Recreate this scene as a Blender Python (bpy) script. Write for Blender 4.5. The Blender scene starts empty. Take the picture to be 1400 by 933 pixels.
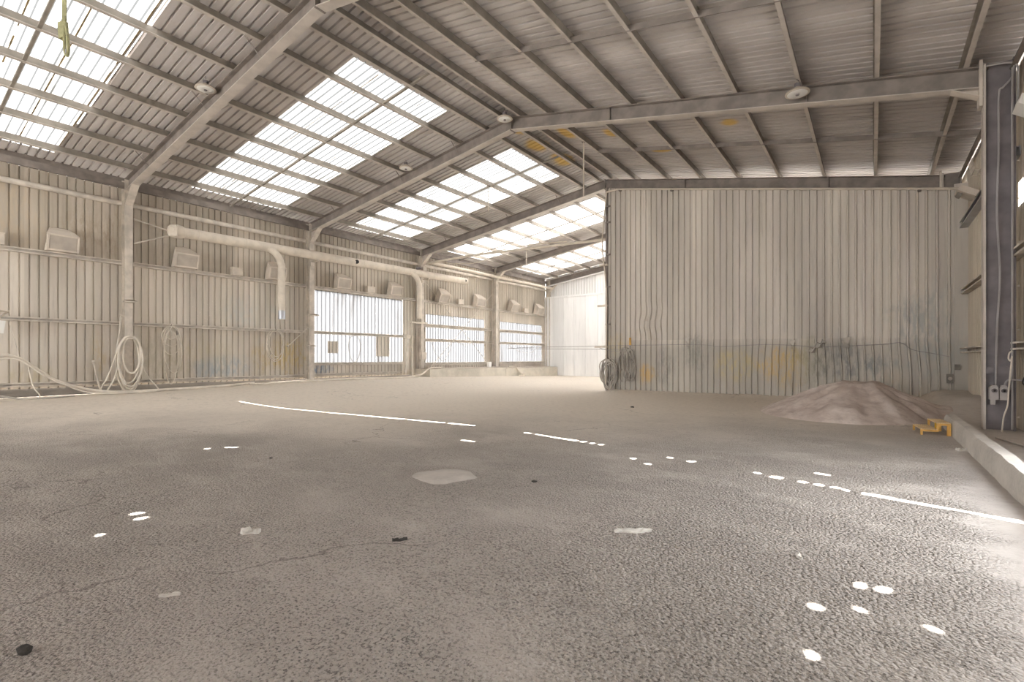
import bpy, bmesh, math, random
from mathutils import Vector, Matrix
from mathutils.geometry import delaunay_2d_cdt
random.seed(7)
S = bpy.context.scene
C = S.collection
PI = math.pi

# ------------------------------------------------------------------ camera
cam_d = bpy.data.cameras.new('camera')
cam = bpy.data.objects.new('camera', cam_d)
C.objects.link(cam)
cam.location = (0, 0, 1.247)
cam.rotation_euler = (PI / 2, 0, 0.6286)
cam_d.sensor_width = 36.0
cam_d.lens = 678.78 / 1400 * 36
cam_d.shift_y = 23.16 / 1400
cam_d.clip_start = 0.05
cam_d.clip_end = 400
S.camera = cam

# ------------------------------------------------------------------ world, sun, exposure
KX, KY = 0.32, 0.409                     # sun shift per metre of fall
W = bpy.data.worlds.new('world')
S.world = W
W.use_nodes = True
bg = W.node_tree.nodes['Background']
bg.inputs['Color'].default_value = (0.95, 0.97, 1.0, 1)
bg.inputs['Strength'].default_value = 5.0
sun_d = bpy.data.lights.new('sun', 'SUN')
sun_d.energy = 34.0
sun_d.angle = math.radians(0.25)
sun_d.color = (1.0, 0.975, 0.94)
sun = bpy.data.objects.new('sun', sun_d)
C.objects.link(sun)
sun.location = (-5, -5, 30)
sun.rotation_euler = Vector((KX, KY, -1)).to_track_quat('-Z', 'Y').to_euler()
S.view_settings.view_transform = 'Standard'
S.view_settings.look = 'None'
S.view_settings.gamma = 1.0
S.view_settings.use_curve_mapping = False
S.view_settings.exposure = 1.08
S.cycles.use_denoising = True
S.cycles.max_bounces = 14
S.cycles.diffuse_bounces = 8
S.cycles.transmission_bounces = 8
S.cycles.sample_clamp_indirect = 20.0

# ------------------------------------------------------------------ building dimensions
XR = -8.176                              # ridge
ZR = 7.625                               # underside of rafter at ridge
SL, SR = 0.1398, 0.1987                  # roof falls, left and right
FY = [5.277 + 6 * (k - 1) for k in range(0, 6)]   # frame lines 0..5
XL, XRT = -18.45, 1.97                   # cladding planes of the side walls
DEP = 0.34                               # rafter depth
PUR = 0.19                               # purlin depth
def rz(x):                               # underside of rafters
    return ZR - SL * (XR - x) if x < XR else ZR - SR * (x - XR)
ROOF = DEP + PUR + 0.018                 # roof sheet above rafter underside
def sstep(t):
    t = max(0.0, min(1.0, t)); return t * t * (3 - 2 * t)
def interp(v, tab):
    if v <= tab[0][0]: return tab[0][1]
    for (a, p), (b, q) in zip(tab, tab[1:]):
        if v <= b: return p + (q - p) * (v - a) / (b - a)
    return tab[-1][1]
def hsh(ix, iy):
    n = math.sin(ix * 127.1 + iy * 311.7) * 43758.5453
    return n - math.floor(n)
def vnoise(x, y):
    ix, iy = math.floor(x), math.floor(y); fx, fy = x - ix, y - iy
    fx = fx * fx * (3 - 2 * fx); fy = fy * fy * (3 - 2 * fy)
    a, b, c, d = hsh(ix, iy), hsh(ix + 1, iy), hsh(ix, iy + 1), hsh(ix + 1, iy + 1)
    return (a + (b - a) * fx) * (1 - fy) + (c + (d - c) * fx) * fy
def fz(x, y):                            # floor height
    z = interp(y, [(-7, .15), (5, .20), (11, .36), (17, .32), (23, .2), (28, .05)]) * sstep((-11.5 - x) / 6.3)
    z += 0.010 * (vnoise(x * 1.3, y * 1.3) - .5) + 0.012 * (vnoise(x * .45 + 9, y * .45) - .5)
    if x > -8.2 and y < 17.3:
        z += 0.10 * math.exp(-max(0, 17.15 - y) / .30) * sstep((x + 8.2) / .5)
    if x > 1.1:
        z += 0.07 * sstep((x - 1.1) / .2)
    if x > .3 and y > 12:
        z += (0.24 + .12 * vnoise(x * 3, y * 2)) * sstep((x - .3) / 1.4) * sstep((y - 12.2) / 2.6)
    return z

# ------------------------------------------------------------------ node helper
class NT:
    def __init__(s, name):
        s.m = bpy.data.materials.new(name); s.m.use_nodes = True
        s.t = s.m.node_tree; s.n = s.t.nodes; s.l = s.t.links
        s.n.clear()
        s.out = s.n.new('ShaderNodeOutputMaterial')
        s.geo = s.n.new('ShaderNodeNewGeometry')
        s.pos = s.geo.outputs['Position']
    def put(s, sock, v):
        if isinstance(v, bpy.types.NodeSocket): s.l.new(v, sock)
        elif isinstance(v, (tuple, list)):
            sock.default_value = (*v, 1) if (len(v) == 3 and len(sock.default_value) == 4) else v
        else: sock.default_value = v
    def mapping(s, scale=(1, 1, 1), loc=(0, 0, 0), rot=(0, 0, 0), vec=None):
        m = s.n.new('ShaderNodeMapping')
        s.l.new(vec or s.pos, m.inputs['Vector'])
        m.inputs['Scale'].default_value = scale; m.inputs['Location'].default_value = loc; m.inputs['Rotation'].default_value = rot
        return m.outputs[0]
    def noise(s, scale, vec=None, detail=4, rough=.55, dist=0.0):
        n = s.n.new('ShaderNodeTexNoise')
        s.l.new(vec or s.pos, n.inputs['Vector'])
        n.inputs['Scale'].default_value = scale; n.inputs['Detail'].default_value = detail
        n.inputs['Roughness'].default_value = rough; n.inputs['Distortion'].default_value = dist
        return n.outputs[0]
    def voro(s, scale, vec=None, feature='F1', out=0):
        n = s.n.new('ShaderNodeTexVoronoi'); n.feature = feature
        s.l.new(vec or s.pos, n.inputs['Vector']); n.inputs['Scale'].default_value = scale
        return n.outputs[out]
    def ramp(s, v, a, b, lo=0.0, hi=1.0):
        m = s.n.new('ShaderNodeMapRange'); m.interpolation_type = 'SMOOTHSTEP'
        s.put(m.inputs[0], v)
        m.inputs[1].default_value = a; m.inputs[2].default_value = b
        m.inputs[3].default_value = lo; m.inputs[4].default_value = hi
        return m.outputs[0]
    def math(s, op, a, b=0.0):
        m = s.n.new('ShaderNodeMath'); m.operation = op
        s.put(m.inputs[0], a); s.put(m.inputs[1], b); return m.outputs[0]
    def mix(s, f, a, b, blend='MIX'):
        m = s.n.new('ShaderNodeMix'); m.data_type = 'RGBA'; m.blend_type = blend
        s.put(m.inputs[0], f); s.put(m.inputs[6], a); s.put(m.inputs[7], b); return m.outputs[2]
    def sep(s, v=None):
        m = s.n.new('ShaderNodeSeparateXYZ'); s.l.new(v or s.pos, m.inputs[0]); return m.outputs
    def blob(s, c, r, soft=.5, nz=None, amt=.6):
        """a stain with an edge of its own: 1 inside an ellipsoid (centre c, radii r), ragged by noise"""
        m = s.mapping(scale=[1 / q for q in r], loc=[-a / q for a, q in zip(c, r)])
        L = s.n.new('ShaderNodeVectorMath'); L.operation = 'LENGTH'; s.l.new(m, L.inputs[0])
        d = L.outputs['Value']
        if nz is not None:
            d = s.math('ADD', d, s.math('MULTIPLY', s.math('SUBTRACT', nz, .5), amt * 2))
        return s.ramp(d, 1 + soft * .5, 1 - soft * .5)
    def bump(s, h, strength=.3, dist=.01, normal=None):
        b = s.n.new('ShaderNodeBump'); s.put(b.inputs['Height'], h)
        b.inputs['Strength'].default_value = strength; b.inputs['Distance'].default_value = dist
        if normal is not None: s.l.new(normal, b.inputs['Normal'])
        return b.outputs[0]
    def tint(s, col, amt):              # each sheet a little lighter or darker
        oi = s.n.new('ShaderNodeObjectInfo')
        v = s.ramp(oi.outputs['Random'], 0, 1, 1 - amt, 1 + amt)
        m = s.n.new('ShaderNodeVectorMath'); m.operation = 'SCALE'
        s.l.new(col, m.inputs[0]); s.l.new(v, m.inputs['Scale']); return m.outputs[0]
    def up(s):                           # 1 on faces that look upwards (settled dust)
        return s.ramp(s.sep(s.geo.outputs['Normal'])[2], .35, .85)
    def principled(s, col, rough=.8, metal=0.0, normal=None, spec=.3):
        p = s.n.new('ShaderNodeBsdfPrincipled')
        s.put(p.inputs['Base Color'], col); s.put(p.inputs['Roughness'], rough); s.put(p.inputs['Metallic'], metal)
        p.inputs['Specular IOR Level'].default_value = spec
        if normal is not None: s.l.new(normal, p.inputs['Normal'])
        s.l.new(p.outputs[0], s.out.inputs[0]); return s.m

def simple(name, col, rough=.8, metal=0.0, var=.18, scale=3.0, dust=None, spec=.3):
    t = NT(name)
    n = t.noise(scale)
    c = t.mix(t.ramp(n, .3, .7), [q * (1 - var) for q in col], [min(1, q * (1 + var)) for q in col])
    if dust: c = t.mix(t.math('MULTIPLY', t.up(), .85), c, dust)
    return t.principled(c, rough, metal, t.bump(t.noise(scale * 12), .15, .004), spec)

DUST = (.60, .53, .45)
M = {}
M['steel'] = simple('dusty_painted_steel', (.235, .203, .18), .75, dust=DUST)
M['flange'] = simple('pale_flange_with_bounce', (.50, .45, .40), .8, var=.1, dust=DUST)  # pale steel, with light bounced off the floor put into its colour
M['steel_pale'] = simple('pale_dusty_steel', (.52, .465, .40), .8, dust=DUST)
M['steel_bare'] = simple('grey_primed_steel', (.185, .165, .168), .55, dust=DUST)
M['girt'] = simple('dusty_girt', (.58, .525, .455), .85, dust=DUST)
M['purlin'] = simple('galvanised_purlin', (.26, .23, .195), .6, dust=DUST)
M['duct'] = simple('dust_coated_duct', (.60, .535, .45), .85, var=.1, dust=DUST)
M['dustbox'] = simple('dust_coated_box', (.58, .515, .44), .9, var=.12, dust=(.64, .57, .49))
M['dustpanel'] = simple('dust_coated_panel', (.42, .37, .315), .9, var=.1)
M['hose'] = simple('dusty_rubber_hose', (.62, .56, .48), .85, var=.15, dust=DUST)
M['hose_grey'] = simple('grey_rubber_hose', (.38, .35, .31), .8, var=.2, dust=DUST)
M['dark'] = simple('dark_rubber_and_opening_shade', (.04, .038, .036), .7, var=.2)  # black rubber; also colours in the shade inside duct openings
M['white'] = simple('white_plastic', (.74, .72, .68), .5, var=.04)
M['glasswhite'] = simple('lamp_lens', (.80, .78, .74), .35, var=.03)
M['galv'] = simple('bright_galvanised', (.45, .46, .48), .4, .8, var=.1)
M['wood'] = simple('yellow_painted_wood', (.62, .36, .10), .6, var=.18, scale=9)
M['wood_dusty'] = simple('dusty_yellow_wood', (.70, .53, .31), .75, var=.15, scale=9)
M['yellow'] = simple('yellow_paint', (.72, .45, .03), .5, var=.1)
M['paper'] = simple('crumpled_paper', (.56, .53, .48), .9, var=.1, scale=20)
M['stone'] = simple('dark_stone', (.05, .045, .04), .9, scale=12)
M['webbing'] = simple('olive_webbing', (.30, .29, .16), .9, var=.15, scale=14)
M['cable'] = simple('grey_cable', (.33, .31, .30), .6, var=.1)
M['outlet'] = simple('dirty_outlet', (.22, .20, .17), .6, var=.2)
M['socket'] = simple('dusty_grey_plastic', (.40, .37, .35), .6, var=.1, dust=DUST)
M['seam'] = simple('brown_grime', (.30, .22, .11), .95, var=.4, scale=6)
M['shade_steel'] = M['steel']

def mat_concrete(name, col, rough=.9):
    t = NT(name)
    n = t.noise(1.3, detail=6); n2 = t.noise(24, detail=3)
    c = t.mix(t.ramp(n, .35, .7), [q * .8 for q in col], [q * 1.12 for q in col])
    c = t.mix(t.ramp(n2, .3, .75, 0, .35), c, [q * 1.2 for q in col])
    return t.principled(c, rough, 0, t.bump(n2, .35, .01), .2)
M['kerb'] = mat_concrete('dusty_concrete_kerb', (.55, .51, .46))
M['plinth'] = mat_concrete('dusty_plinth', (.50, .455, .38))
M['base'] = mat_concrete('dark_wall_base', (.13, .12, .11))
M['ground'] = mat_concrete('yard_concrete', (.44, .435, .43))

def mat_roof():
    t = NT('galvanised_roof_sheet')
    n = t.noise(.7, t.mapping(scale=(.25, 1.6, 1)), 5)
    c = t.mix(t.ramp(n, .3, .75), (.44, .405, .38), (.60, .56, .53))
    n2 = t.noise(9, t.mapping(scale=(.4, 1, 1)), 4)
    c = t.mix(t.ramp(n2, .5, .8, 0, .35), c, (.42, .36, .30))
    c = t.tint(c, .06)
    nz = t.noise(2.2)
    for ctr, r in (((-8.75, 13.4, 8.1), (.28, .45, 2)), ((-8.7, 14.9, 8.1), (.3, .5, 2)), ((-8.6, 12.2, 8.1), (.2, .3, 2)),
                   ((-6.1, 13.3, 7.9), (.22, .3, 2)), ((-5.2, 14.9, 7.7), (.3, .2, 2)), ((-2.9, 13.2, 7.2), (.2, .2, 2)), ((-7.5, 13.1, 7.9), (.2, .4, 2))):
        c = t.mix(t.math('MULTIPLY', t.blob(ctr, r, .8, nz, .5), .75), c, (.72, .46, .07))
    return t.principled(c, .75, 0, None, .3)
M['roof'] = mat_roof()

def mat_clad(name, base, hi, stains, low_dark=None):
    t = NT(name)
    n = t.noise(.9, t.mapping(scale=(1, 1, .18)), 6)
    c = t.mix(t.ramp(n, .3, .72), base, hi)
    n2 = t.noise(5, t.mapping(scale=(2.2, 2.2, .14)), 4)
    c = t.mix(t.ramp(n2, .52, .8, 0, .45), c, [q * .66 for q in base])
    n3 = t.noise(2.4, detail=5)
    if low_dark:
        zt, zb, colr, amt = low_dark
        c = t.mix(t.math('MULTIPLY', t.ramp(t.math('ADD', t.sep()[2], t.math('MULTIPLY', n3, .5)), zt, zb), amt), c, colr)
    c = t.tint(c, .09)
    nz = t.noise(1.7, detail=6, rough=.65); nf = t.noise(6, t.mapping(scale=(1.6, 1.6, .5)), 5, .65)
    for ctr, r, colr, amt in stains:
        c = t.mix(t.math('MULTIPLY', t.math('MULTIPLY', t.blob(ctr, r, 1.1, nz, 1.1), t.ramp(nf, .40, .62, .12, 1)), amt * .85), c, colr)
    return t, c, n3
t, c, n3 = mat_clad('dust_coated_cladding', (.47, .42, .355), (.62, .56, .485), [
    ((-18.45, 8.3, .95), (.6, .95, .36), (.30, .36, .42), .75),
    ((-18.45, 7.6, .85), (.6, .35, .30), (.25, .33, .42), .7),
    ((-18.45, 8.8, 2.85), (.6, .55, .5), (.44, .47, .46), .6),
    ((-18.45, 9.9, 2.95), (.6, .22, .35), (.40, .42, .40), .5),
    ((-18.45, 10.5, 1.35), (.6, .75, .6), (.52, .38, .13), .75),
    ((-18.45, 9.4, 1.3), (.6, .35, .6), (.50, .38, .20), .6),
    ((-18.45, 4.7, 1.3), (.6, .2, .55), (.47, .36, .20), .55),
    ((-18.45, 3.2, .75), (.6, .5, .25), (.50, .42, .24), .5),
    ((-18.45, 6.2, 1.2), (.6, .7, .7), (.40, .37, .29), .6),
    ((-18.45, 7.4, 1.3), (.6, 1.0, .6), (.45, .39, .26), .5),
    ((-18.45, 12.0, .8), (.6, .45, .22), (.10, .20, .34), .85),
    ((-18.45, 4.0, 5.1), (.6, 1.0, 1.0), (.50, .40, .28), .35)])
sp = t.ramp(t.voro(16), .16, .10)
msk = t.math('MAXIMUM', t.blob((-18.45, 7.3, 2.75), (.7, .8, .6), .9, n3), t.blob((-18.45, 9.3, .95), (.7, 1.1, .5), .9, n3))
c = t.mix(t.math('MULTIPLY', t.math('MULTIPLY', sp, msk), t.ramp(t.noise(3.1), .42, .55)), c, (.74, .71, .66))
M['clad_left'] = t.principled(c, .85, 0, t.bump(n3, .2, .01), .2)
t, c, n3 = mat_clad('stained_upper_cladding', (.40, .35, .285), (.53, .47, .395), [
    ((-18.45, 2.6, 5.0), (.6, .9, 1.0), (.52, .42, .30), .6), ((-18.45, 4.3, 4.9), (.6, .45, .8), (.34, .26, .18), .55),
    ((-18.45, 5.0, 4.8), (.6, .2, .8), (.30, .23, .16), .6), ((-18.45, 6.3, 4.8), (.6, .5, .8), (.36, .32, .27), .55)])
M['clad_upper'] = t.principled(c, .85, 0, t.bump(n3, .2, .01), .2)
t, c, n3 = mat_clad('dusty_partition_cladding', (.54, .495, .44), (.68, .63, .56), [
    ((-7.75, 17.15, 1.75), (.45, .6, .35), (.60, .48, .25), .6),
    ((-6.55, 17.15, .65), (.30, .6, .28), (.66, .42, .12), .75),
    ((-5.9, 17.15, .95), (.30, .6, .6), (.24, .23, .21), .6),
    ((-4.85, 17.15, 1.45), (.45, .6, .5), (.25, .26, .23), .7),
    ((-3.6, 17.15, 1.0), (.55, .6, .42), (.62, .50, .20), .6),
    ((-2.25, 17.15, 1.05), (.55, .6, .5), (.68, .45, .12), .7),
    ((-1.6, 17.15, 1.2), (.5, .6, .5), (.55, .48, .25), .5),
    ((-.9, 17.15, 1.15), (.8, .6, .55), (.19, .20, .20), .75),
    ((.2, 17.15, .9), (.4, .6, .55), (.24, .26, .27), .65),
    ((1.15, 17.15, 1.9), (.62, .6, 1.15), (.40, .42, .41), .75),
    ((.45, 17.15, .75), (.32, .6, .22), (.55, .48, .38), .7),
    ((-6.4, 17.15, 2.1), (.62, .6, .3), (.52, .46, .38), .6)], (2.15, 1.75, (.40, .375, .325), .55))
M['clad_part'] = t.principled(c, .8, .05, t.bump(n3, .25, .012), .25)
t, c, n3 = mat_clad('cream_cladding', (.56, .50, .41), (.68, .61, .51), [])
M['clad_right'] = t.principled(c, .8, 0, t.bump(n3, .1, .005), .25)
t, c, n3 = mat_clad('white_end_cladding', (.74, .73, .71), (.84, .83, .81), [])
M['clad_white'] = t.principled(c, .7, 0, t.bump(n3, .1, .005), .25)

def mat_translucent(name, col, grime, trans=.72, dirt=.5):
    t = NT(name)
    n = t.noise(1.1, t.mapping(scale=(.6, 2.0, .35)), 6)
    n2 = t.noise(11, detail=3)
    c = t.mix(t.ramp(n, .5, .78, 0, dirt), col, grime)
    c = t.mix(t.ramp(n2, .45, .7, 0, .12), c, grime)
    tr = t.n.new('ShaderNodeBsdfTranslucent'); t.put(tr.inputs[0], c)
    df = t.n.new('ShaderNodeBsdfDiffuse'); t.put(df.inputs[0], c)
    mx = t.n.new('ShaderNodeMixShader'); mx.inputs[0].default_value = trans
    t.l.new(df.outputs[0], mx.inputs[1]); t.l.new(tr.outputs[0], mx.inputs[2])
    t.l.new(mx.outputs[0], t.out.inputs[0]); return t.m
M['sky_sheet'] = mat_translucent('translucent_skylight_sheet', (.165, .165, .163), (.09, .085, .074), .5, .8)
M['sky_clean'] = mat_translucent('clean_skylight_sheet', (.36, .36, .36), (.22, .215, .20), .55, .5)
M['pane_far'] = mat_translucent('thin_translucent_wall_sheet', (.115, .115, .117), (.075, .073, .071), .6, .9)
M['pane'] = mat_translucent('translucent_wall_sheet', (.118, .118, .12), (.062, .058, .055), .55, 1.0)

def mat_floor():
    t = NT('dusty_gravel_floor')
    x, y, z = t.sep()
    big = t.noise(.33, detail=5, rough=.6)
    med = t.noise(1.25, t.mapping(scale=(.75, 1.25, 1), rot=(0, 0, .5)), 6, .62)
    fine = t.noise(9, detail=4, rough=.65)
    col = t.mix(t.ramp(big, .35, .68), (.365, .328, .294), (.44, .398, .358))
    col = t.mix(t.ramp(med, .42, .70, 0, .7), col, (.47, .428, .385))
    # dust lies thicker towards the side wall and the far bays
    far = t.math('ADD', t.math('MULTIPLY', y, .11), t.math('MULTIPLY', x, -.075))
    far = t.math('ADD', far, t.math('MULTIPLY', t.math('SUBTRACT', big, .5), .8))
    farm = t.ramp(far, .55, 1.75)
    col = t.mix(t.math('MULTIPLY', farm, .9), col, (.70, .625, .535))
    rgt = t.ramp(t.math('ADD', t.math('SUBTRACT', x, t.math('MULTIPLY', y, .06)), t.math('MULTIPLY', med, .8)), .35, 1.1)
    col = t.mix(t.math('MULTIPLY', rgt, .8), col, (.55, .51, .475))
    # coarse grains
    wv = t.mapping(scale=(1, 1, .3))
    v1 = t.voro(48, wv); v2 = t.voro(95, wv)
    rough = t.math('MULTIPLY', t.ramp(med, .80, .45, .25, 1), t.ramp(farm, 1, .15))
    rough = t.math('MULTIPLY', rough, t.ramp(rgt, 1, .2))
    spk = t.noise(70, detail=2, rough=.7)
    col = t.mix(t.math('MULTIPLY', t.ramp(spk, .50, .66), t.math('MULTIPLY', rough, .8)), col, (.10, .088, .078))
    col = t.mix(t.ramp(fine, .45, .75, 0, .30), col, (.30, .265, .232))
    # a few hairline cracks
    cv = t.n.new('ShaderNodeVectorMath'); cv.operation = 'ADD'
    cn = t.n.new('ShaderNodeTexNoise'); cn.inputs['Scale'].default_value = 1.6; cn.inputs['Detail'].default_value = 5
    t.l.new(t.pos, cn.inputs['Vector']); t.l.new(t.pos, cv.inputs[0]); t.l.new(cn.outputs[1], cv.inputs[1])
    ed = t.voro(.42, cv.outputs[0], 'DISTANCE_TO_EDGE')
    crk = t.math('MULTIPLY', t.ramp(ed, .007, .002), t.ramp(big, .52, .60))
    col = t.mix(t.math('MULTIPLY', crk, .45), col, (.09, .078, .068))
    h = t.math('ADD', t.math('MULTIPLY', t.math('SUBTRACT', 1.0, v1), t.math('MULTIPLY', rough, 1.0)), t.math('MULTIPLY', fine, .35))
    h = t.math('ADD', h, t.math('MULTIPLY', t.math('SUBTRACT', 1.0, v2), t.math('MULTIPLY', rough, .4)))
    nb = t.bump(h, 1.0, .022)
    return t.principled(col, .95, 0, nb, .1)
M['floor'] = mat_floor()

def mat_sand():
    t = NT('pinkish_sand')
    n = t.noise(2.0, detail=6, rough=.65); n2 = t.noise(7, detail=5)
    c = t.mix(t.ramp(n, .35, .68), (.47, .385, .335), (.64, .555, .495))
    c = t.mix(t.ramp(n2, .5, .72, 0, .5), c, (.38, .305, .265))
    return t.principled(c, .95, 0, t.bump(t.math('ADD', n2, t.math('MULTIPLY', t.noise(40), .4)), .6, .02), .1)
M['sand'] = mat_sand()
M['patch'] = mat_concrete('dried_plaster', (.44, .40, .36))

# ------------------------------------------------------------------ mesh helper
class MB:
    def __init__(s): s.v = []; s.f = []
    def add(s, vs, fs):
        b = len(s.v); s.v += [tuple(q) for q in vs]; s.f += [tuple(i + b for i in f) for f in fs]; return s
    def box(s, x0, x1, y0, y1, z0, z1):
        v = [(x, y, z) for z in (z0, z1) for y in (y0, y1) for x in (x0, x1)]
        return s.add(v, [(0, 2, 3, 1), (4, 5, 7, 6), (0, 1, 5, 4), (2, 6, 7, 3), (0, 4, 6, 2), (1, 3, 7, 5)])
    def obox(s, c, ax, ay, az):          # centre and three half-axis vectors
        c = Vector(c); ax, ay, az = Vector(ax), Vector(ay), Vector(az)
        v = [c + i * ax + j * ay + k * az for k in (-1, 1) for j in (-1, 1) for i in (-1, 1)]
        return s.add(v, [(0, 2, 3, 1), (4, 5, 7, 6), (0, 1, 5, 4), (2, 6, 7, 3), (0, 4, 6, 2), (1, 3, 7, 5)])
    def bar(s, p0, p1, w, h, up=(0, 0, 1)):
        p0, p1 = Vector(p0), Vector(p1); d = p1 - p0
        t = d.normalized(); side = t.cross(Vector(up))
        if side.length < 1e-4: side = t.cross(Vector((1, 0, 0)))
        side.normalize(); n = side.cross(t)
        return s.obox((p0 + p1) / 2, d / 2, side * w / 2, n * h / 2)
    def sweep(s, poly, p0, p1, e2, e3):  # closed 2-D section (a along e2, b along e3) from p0 to p1
        p0, p1, e2, e3 = Vector(p0), Vector(p1), Vector(e2), Vector(e3); n = len(poly)
        v = [p + e2 * a + e3 * b for p in (p0, p1) for a, b in poly]
        f = [(i, (i + 1) % n, n + (i + 1) % n, n + i) for i in range(n)] + [tuple(range(n))[::-1], tuple(range(n, 2 * n))]
        return s.add(v, f)
    def ibeam(s, p0, p1, up, width_dir, depth, width, tf=.02, tw=.012):
        a, b, c_ = width / 2, tw / 2, tf
        poly = [(0, -a), (0, a), (c_, a), (c_, b), (depth - c_, b), (depth - c_, a), (depth, a), (depth, -a), (depth - c_, -a), (depth - c_, -b), (c_, -b), (c_, -a)]
        return s.sweep(poly, p0, p1, up, width_dir)
    def tube(s, pts, r, seg=8, caps=True):
        pts = [Vector(p) for p in pts]; n = len(pts); rs = r if isinstance(r, (list, tuple)) else [r] * n
        rings = []; prev = None
        for i, p in enumerate(pts):
            d = (pts[min(i + 1, n - 1)] - pts[max(i - 1, 0)])
            if d.length < 1e-9: d = Vector((0, 0, 1))
            d.normalize()
            if prev is None:
                a = Vector((0, 0, 1)) if abs(d.z) < .9 else Vector((1, 0, 0))
                u = d.cross(a).normalized()
            else:
                u = (prev - d * prev.dot(d))
                u = u.normalized() if u.length > 1e-6 else d.orthogonal().normalized()
            prev = u; w = d.cross(u)
            rings.append([p + (u * math.cos(2 * PI * k / seg) + w * math.sin(2 * PI * k / seg)) * rs[i] for k in range(seg)])
        v = [q for ring in rings for q in ring]; f = []
        for i in range(n - 1):
            for k in range(seg):
                f.append((i * seg + k, i * seg + (k + 1) % seg, (i + 1) * seg + (k + 1) % seg, (i + 1) * seg + k))
        if caps: f += [tuple(range(seg))[::-1], tuple(range((n - 1) * seg, n * seg))]
        return s.add(v, f)
    def lathe(s, c, prof, axis=(0, 0, 1), seg=24):
        c = Vector(c); ax = Vector(axis).normalized(); u = ax.orthogonal().normalized(); w = ax.cross(u)
        v = [c + ax * h + (u * math.cos(2 * PI * k / seg) + w * math.sin(2 * PI * k / seg)) * max(r, 1e-4) for r, h in prof for k in range(seg)]
        f = [(i * seg + k, i * seg + (k + 1) % seg, (i + 1) * seg + (k + 1) % seg, (i + 1) * seg + k) for i in range(len(prof) - 1) for k in range(seg)]
        return s.add(v, f)
    def mesh(s, name, mat, smooth=False):
        m = bpy.data.meshes.new(name); m.from_pydata(s.v, [], s.f)
        if mat: m.materials.append(mat)
        bm = bmesh.new(); bm.from_mesh(m); bmesh.ops.recalc_face_normals(bm, faces=bm.faces); bm.to_mesh(m); bm.free()
        if smooth:
            m.polygons.foreach_set('use_smooth', [True] * len(m.polygons))
            try: m.set_sharp_from_angle(angle=math.radians(42))
            except Exception: pass
        m.update(); return m
    def build(s, name, mat, parent=None, smooth=False):
        return link(name, s.mesh(name, mat, smooth), parent)
def link(name, me, parent=None):
    o = bpy.data.objects.new(name, me); C.objects.link(o)
    if parent is not None:
        o.parent = parent                # coordinates of parts are world coordinates at rest
        o.matrix_parent_inverse = Matrix.Translation(-parent_world(parent))
    return o
def parent_world(p):
    v = Vector(p.location)
    return v + (parent_world(p.parent) if p.parent and p.type == 'EMPTY' else Vector())
def tag(o, label, cat, group=None):
    o['label'] = label; o['category'] = cat
    if group: o['group'] = group
    return o
def thing(name, label, cat, loc, group=None):
    o = bpy.data.objects.new(name, None); C.objects.link(o); o.location = loc; o.empty_display_size = .2
    return tag(o, label, cat, group)
def struct(o, label=None):
    o['kind'] = 'structure'
    if label: o['label'] = label
    return o
def smooth_path(pts, n=6, closed=False):
    P = [Vector(p) for p in pts]; out = []; m = len(P)
    rng = range(m) if closed else range(m - 1)
    for i in rng:
        if closed: a, b, c_, d = P[(i - 1) % m], P[i], P[(i + 1) % m], P[(i + 2) % m]
        else: a, b, c_, d = P[max(i - 1, 0)], P[i], P[i + 1], P[min(i + 2, m - 1)]
        for k in range(n):
            t = k / n
            out.append(.5 * ((2 * b) + (c_ - a) * t + (2 * a - 5 * b + 4 * c_ - d) * t * t + (3 * b - a - 3 * c_ + d) * t ** 3))
    out.append(P[0] if closed else P[-1])
    return out

# corrugated sheet: flat pans with trapezoid ribs; returns breakpoints (s, height)
def profile(width, pitch=.195, rib=.05, top=.028, h=.04, phase=None):
    n = max(1, round(width / pitch)); p = width / n
    pts = [(0, 0)]
    for k in range(n):
        c_ = (k + .5) * p
        pts += [(c_ - rib / 2, 0), (c_ - top / 2, h), (c_ + top / 2, h), (c_ + rib / 2, 0)]
    pts.append((width, 0)); return pts

# ================================================================== FLOOR
nx, ny = 104, 212
x0, x1, y0, y1 = -18.6, 2.05, -12.8, 29.6
vs = []
for j in range(ny + 1):
    for i in range(nx + 1):
        x = x0 + (x1 - x0) * i / nx; y = y0 + (y1 - y0) * j / ny
        vs.append((x, y, fz(x, y)))
fs = [(j * (nx + 1) + i, j * (nx + 1) + i + 1, (j + 1) * (nx + 1) + i + 1, (j + 1) * (nx + 1) + i) for j in range(ny) for i in range(nx)]
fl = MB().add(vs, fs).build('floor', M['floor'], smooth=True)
struct(fl, 'dusty grey gravel-strewn concrete floor of the shed')
g = MB().box(-60, 60, -50, 80, -.35, -.28).build('ground', M['ground']); struct(g, 'concrete yard ground around the shed')

# ================================================================== ROOF
ceiling = bpy.data.objects.new('ceiling', None); C.objects.link(ceiling); ceiling.location = (XR, 11, 7)
struct(ceiling, 'pitched roof of ribbed metal sheets with translucent skylight strips')
def roof_pt(x, y, h): return (x, y, rz(x) + ROOF + h)
ROOF_L, ROOF_R = XL - .25, XRT + .30
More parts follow.
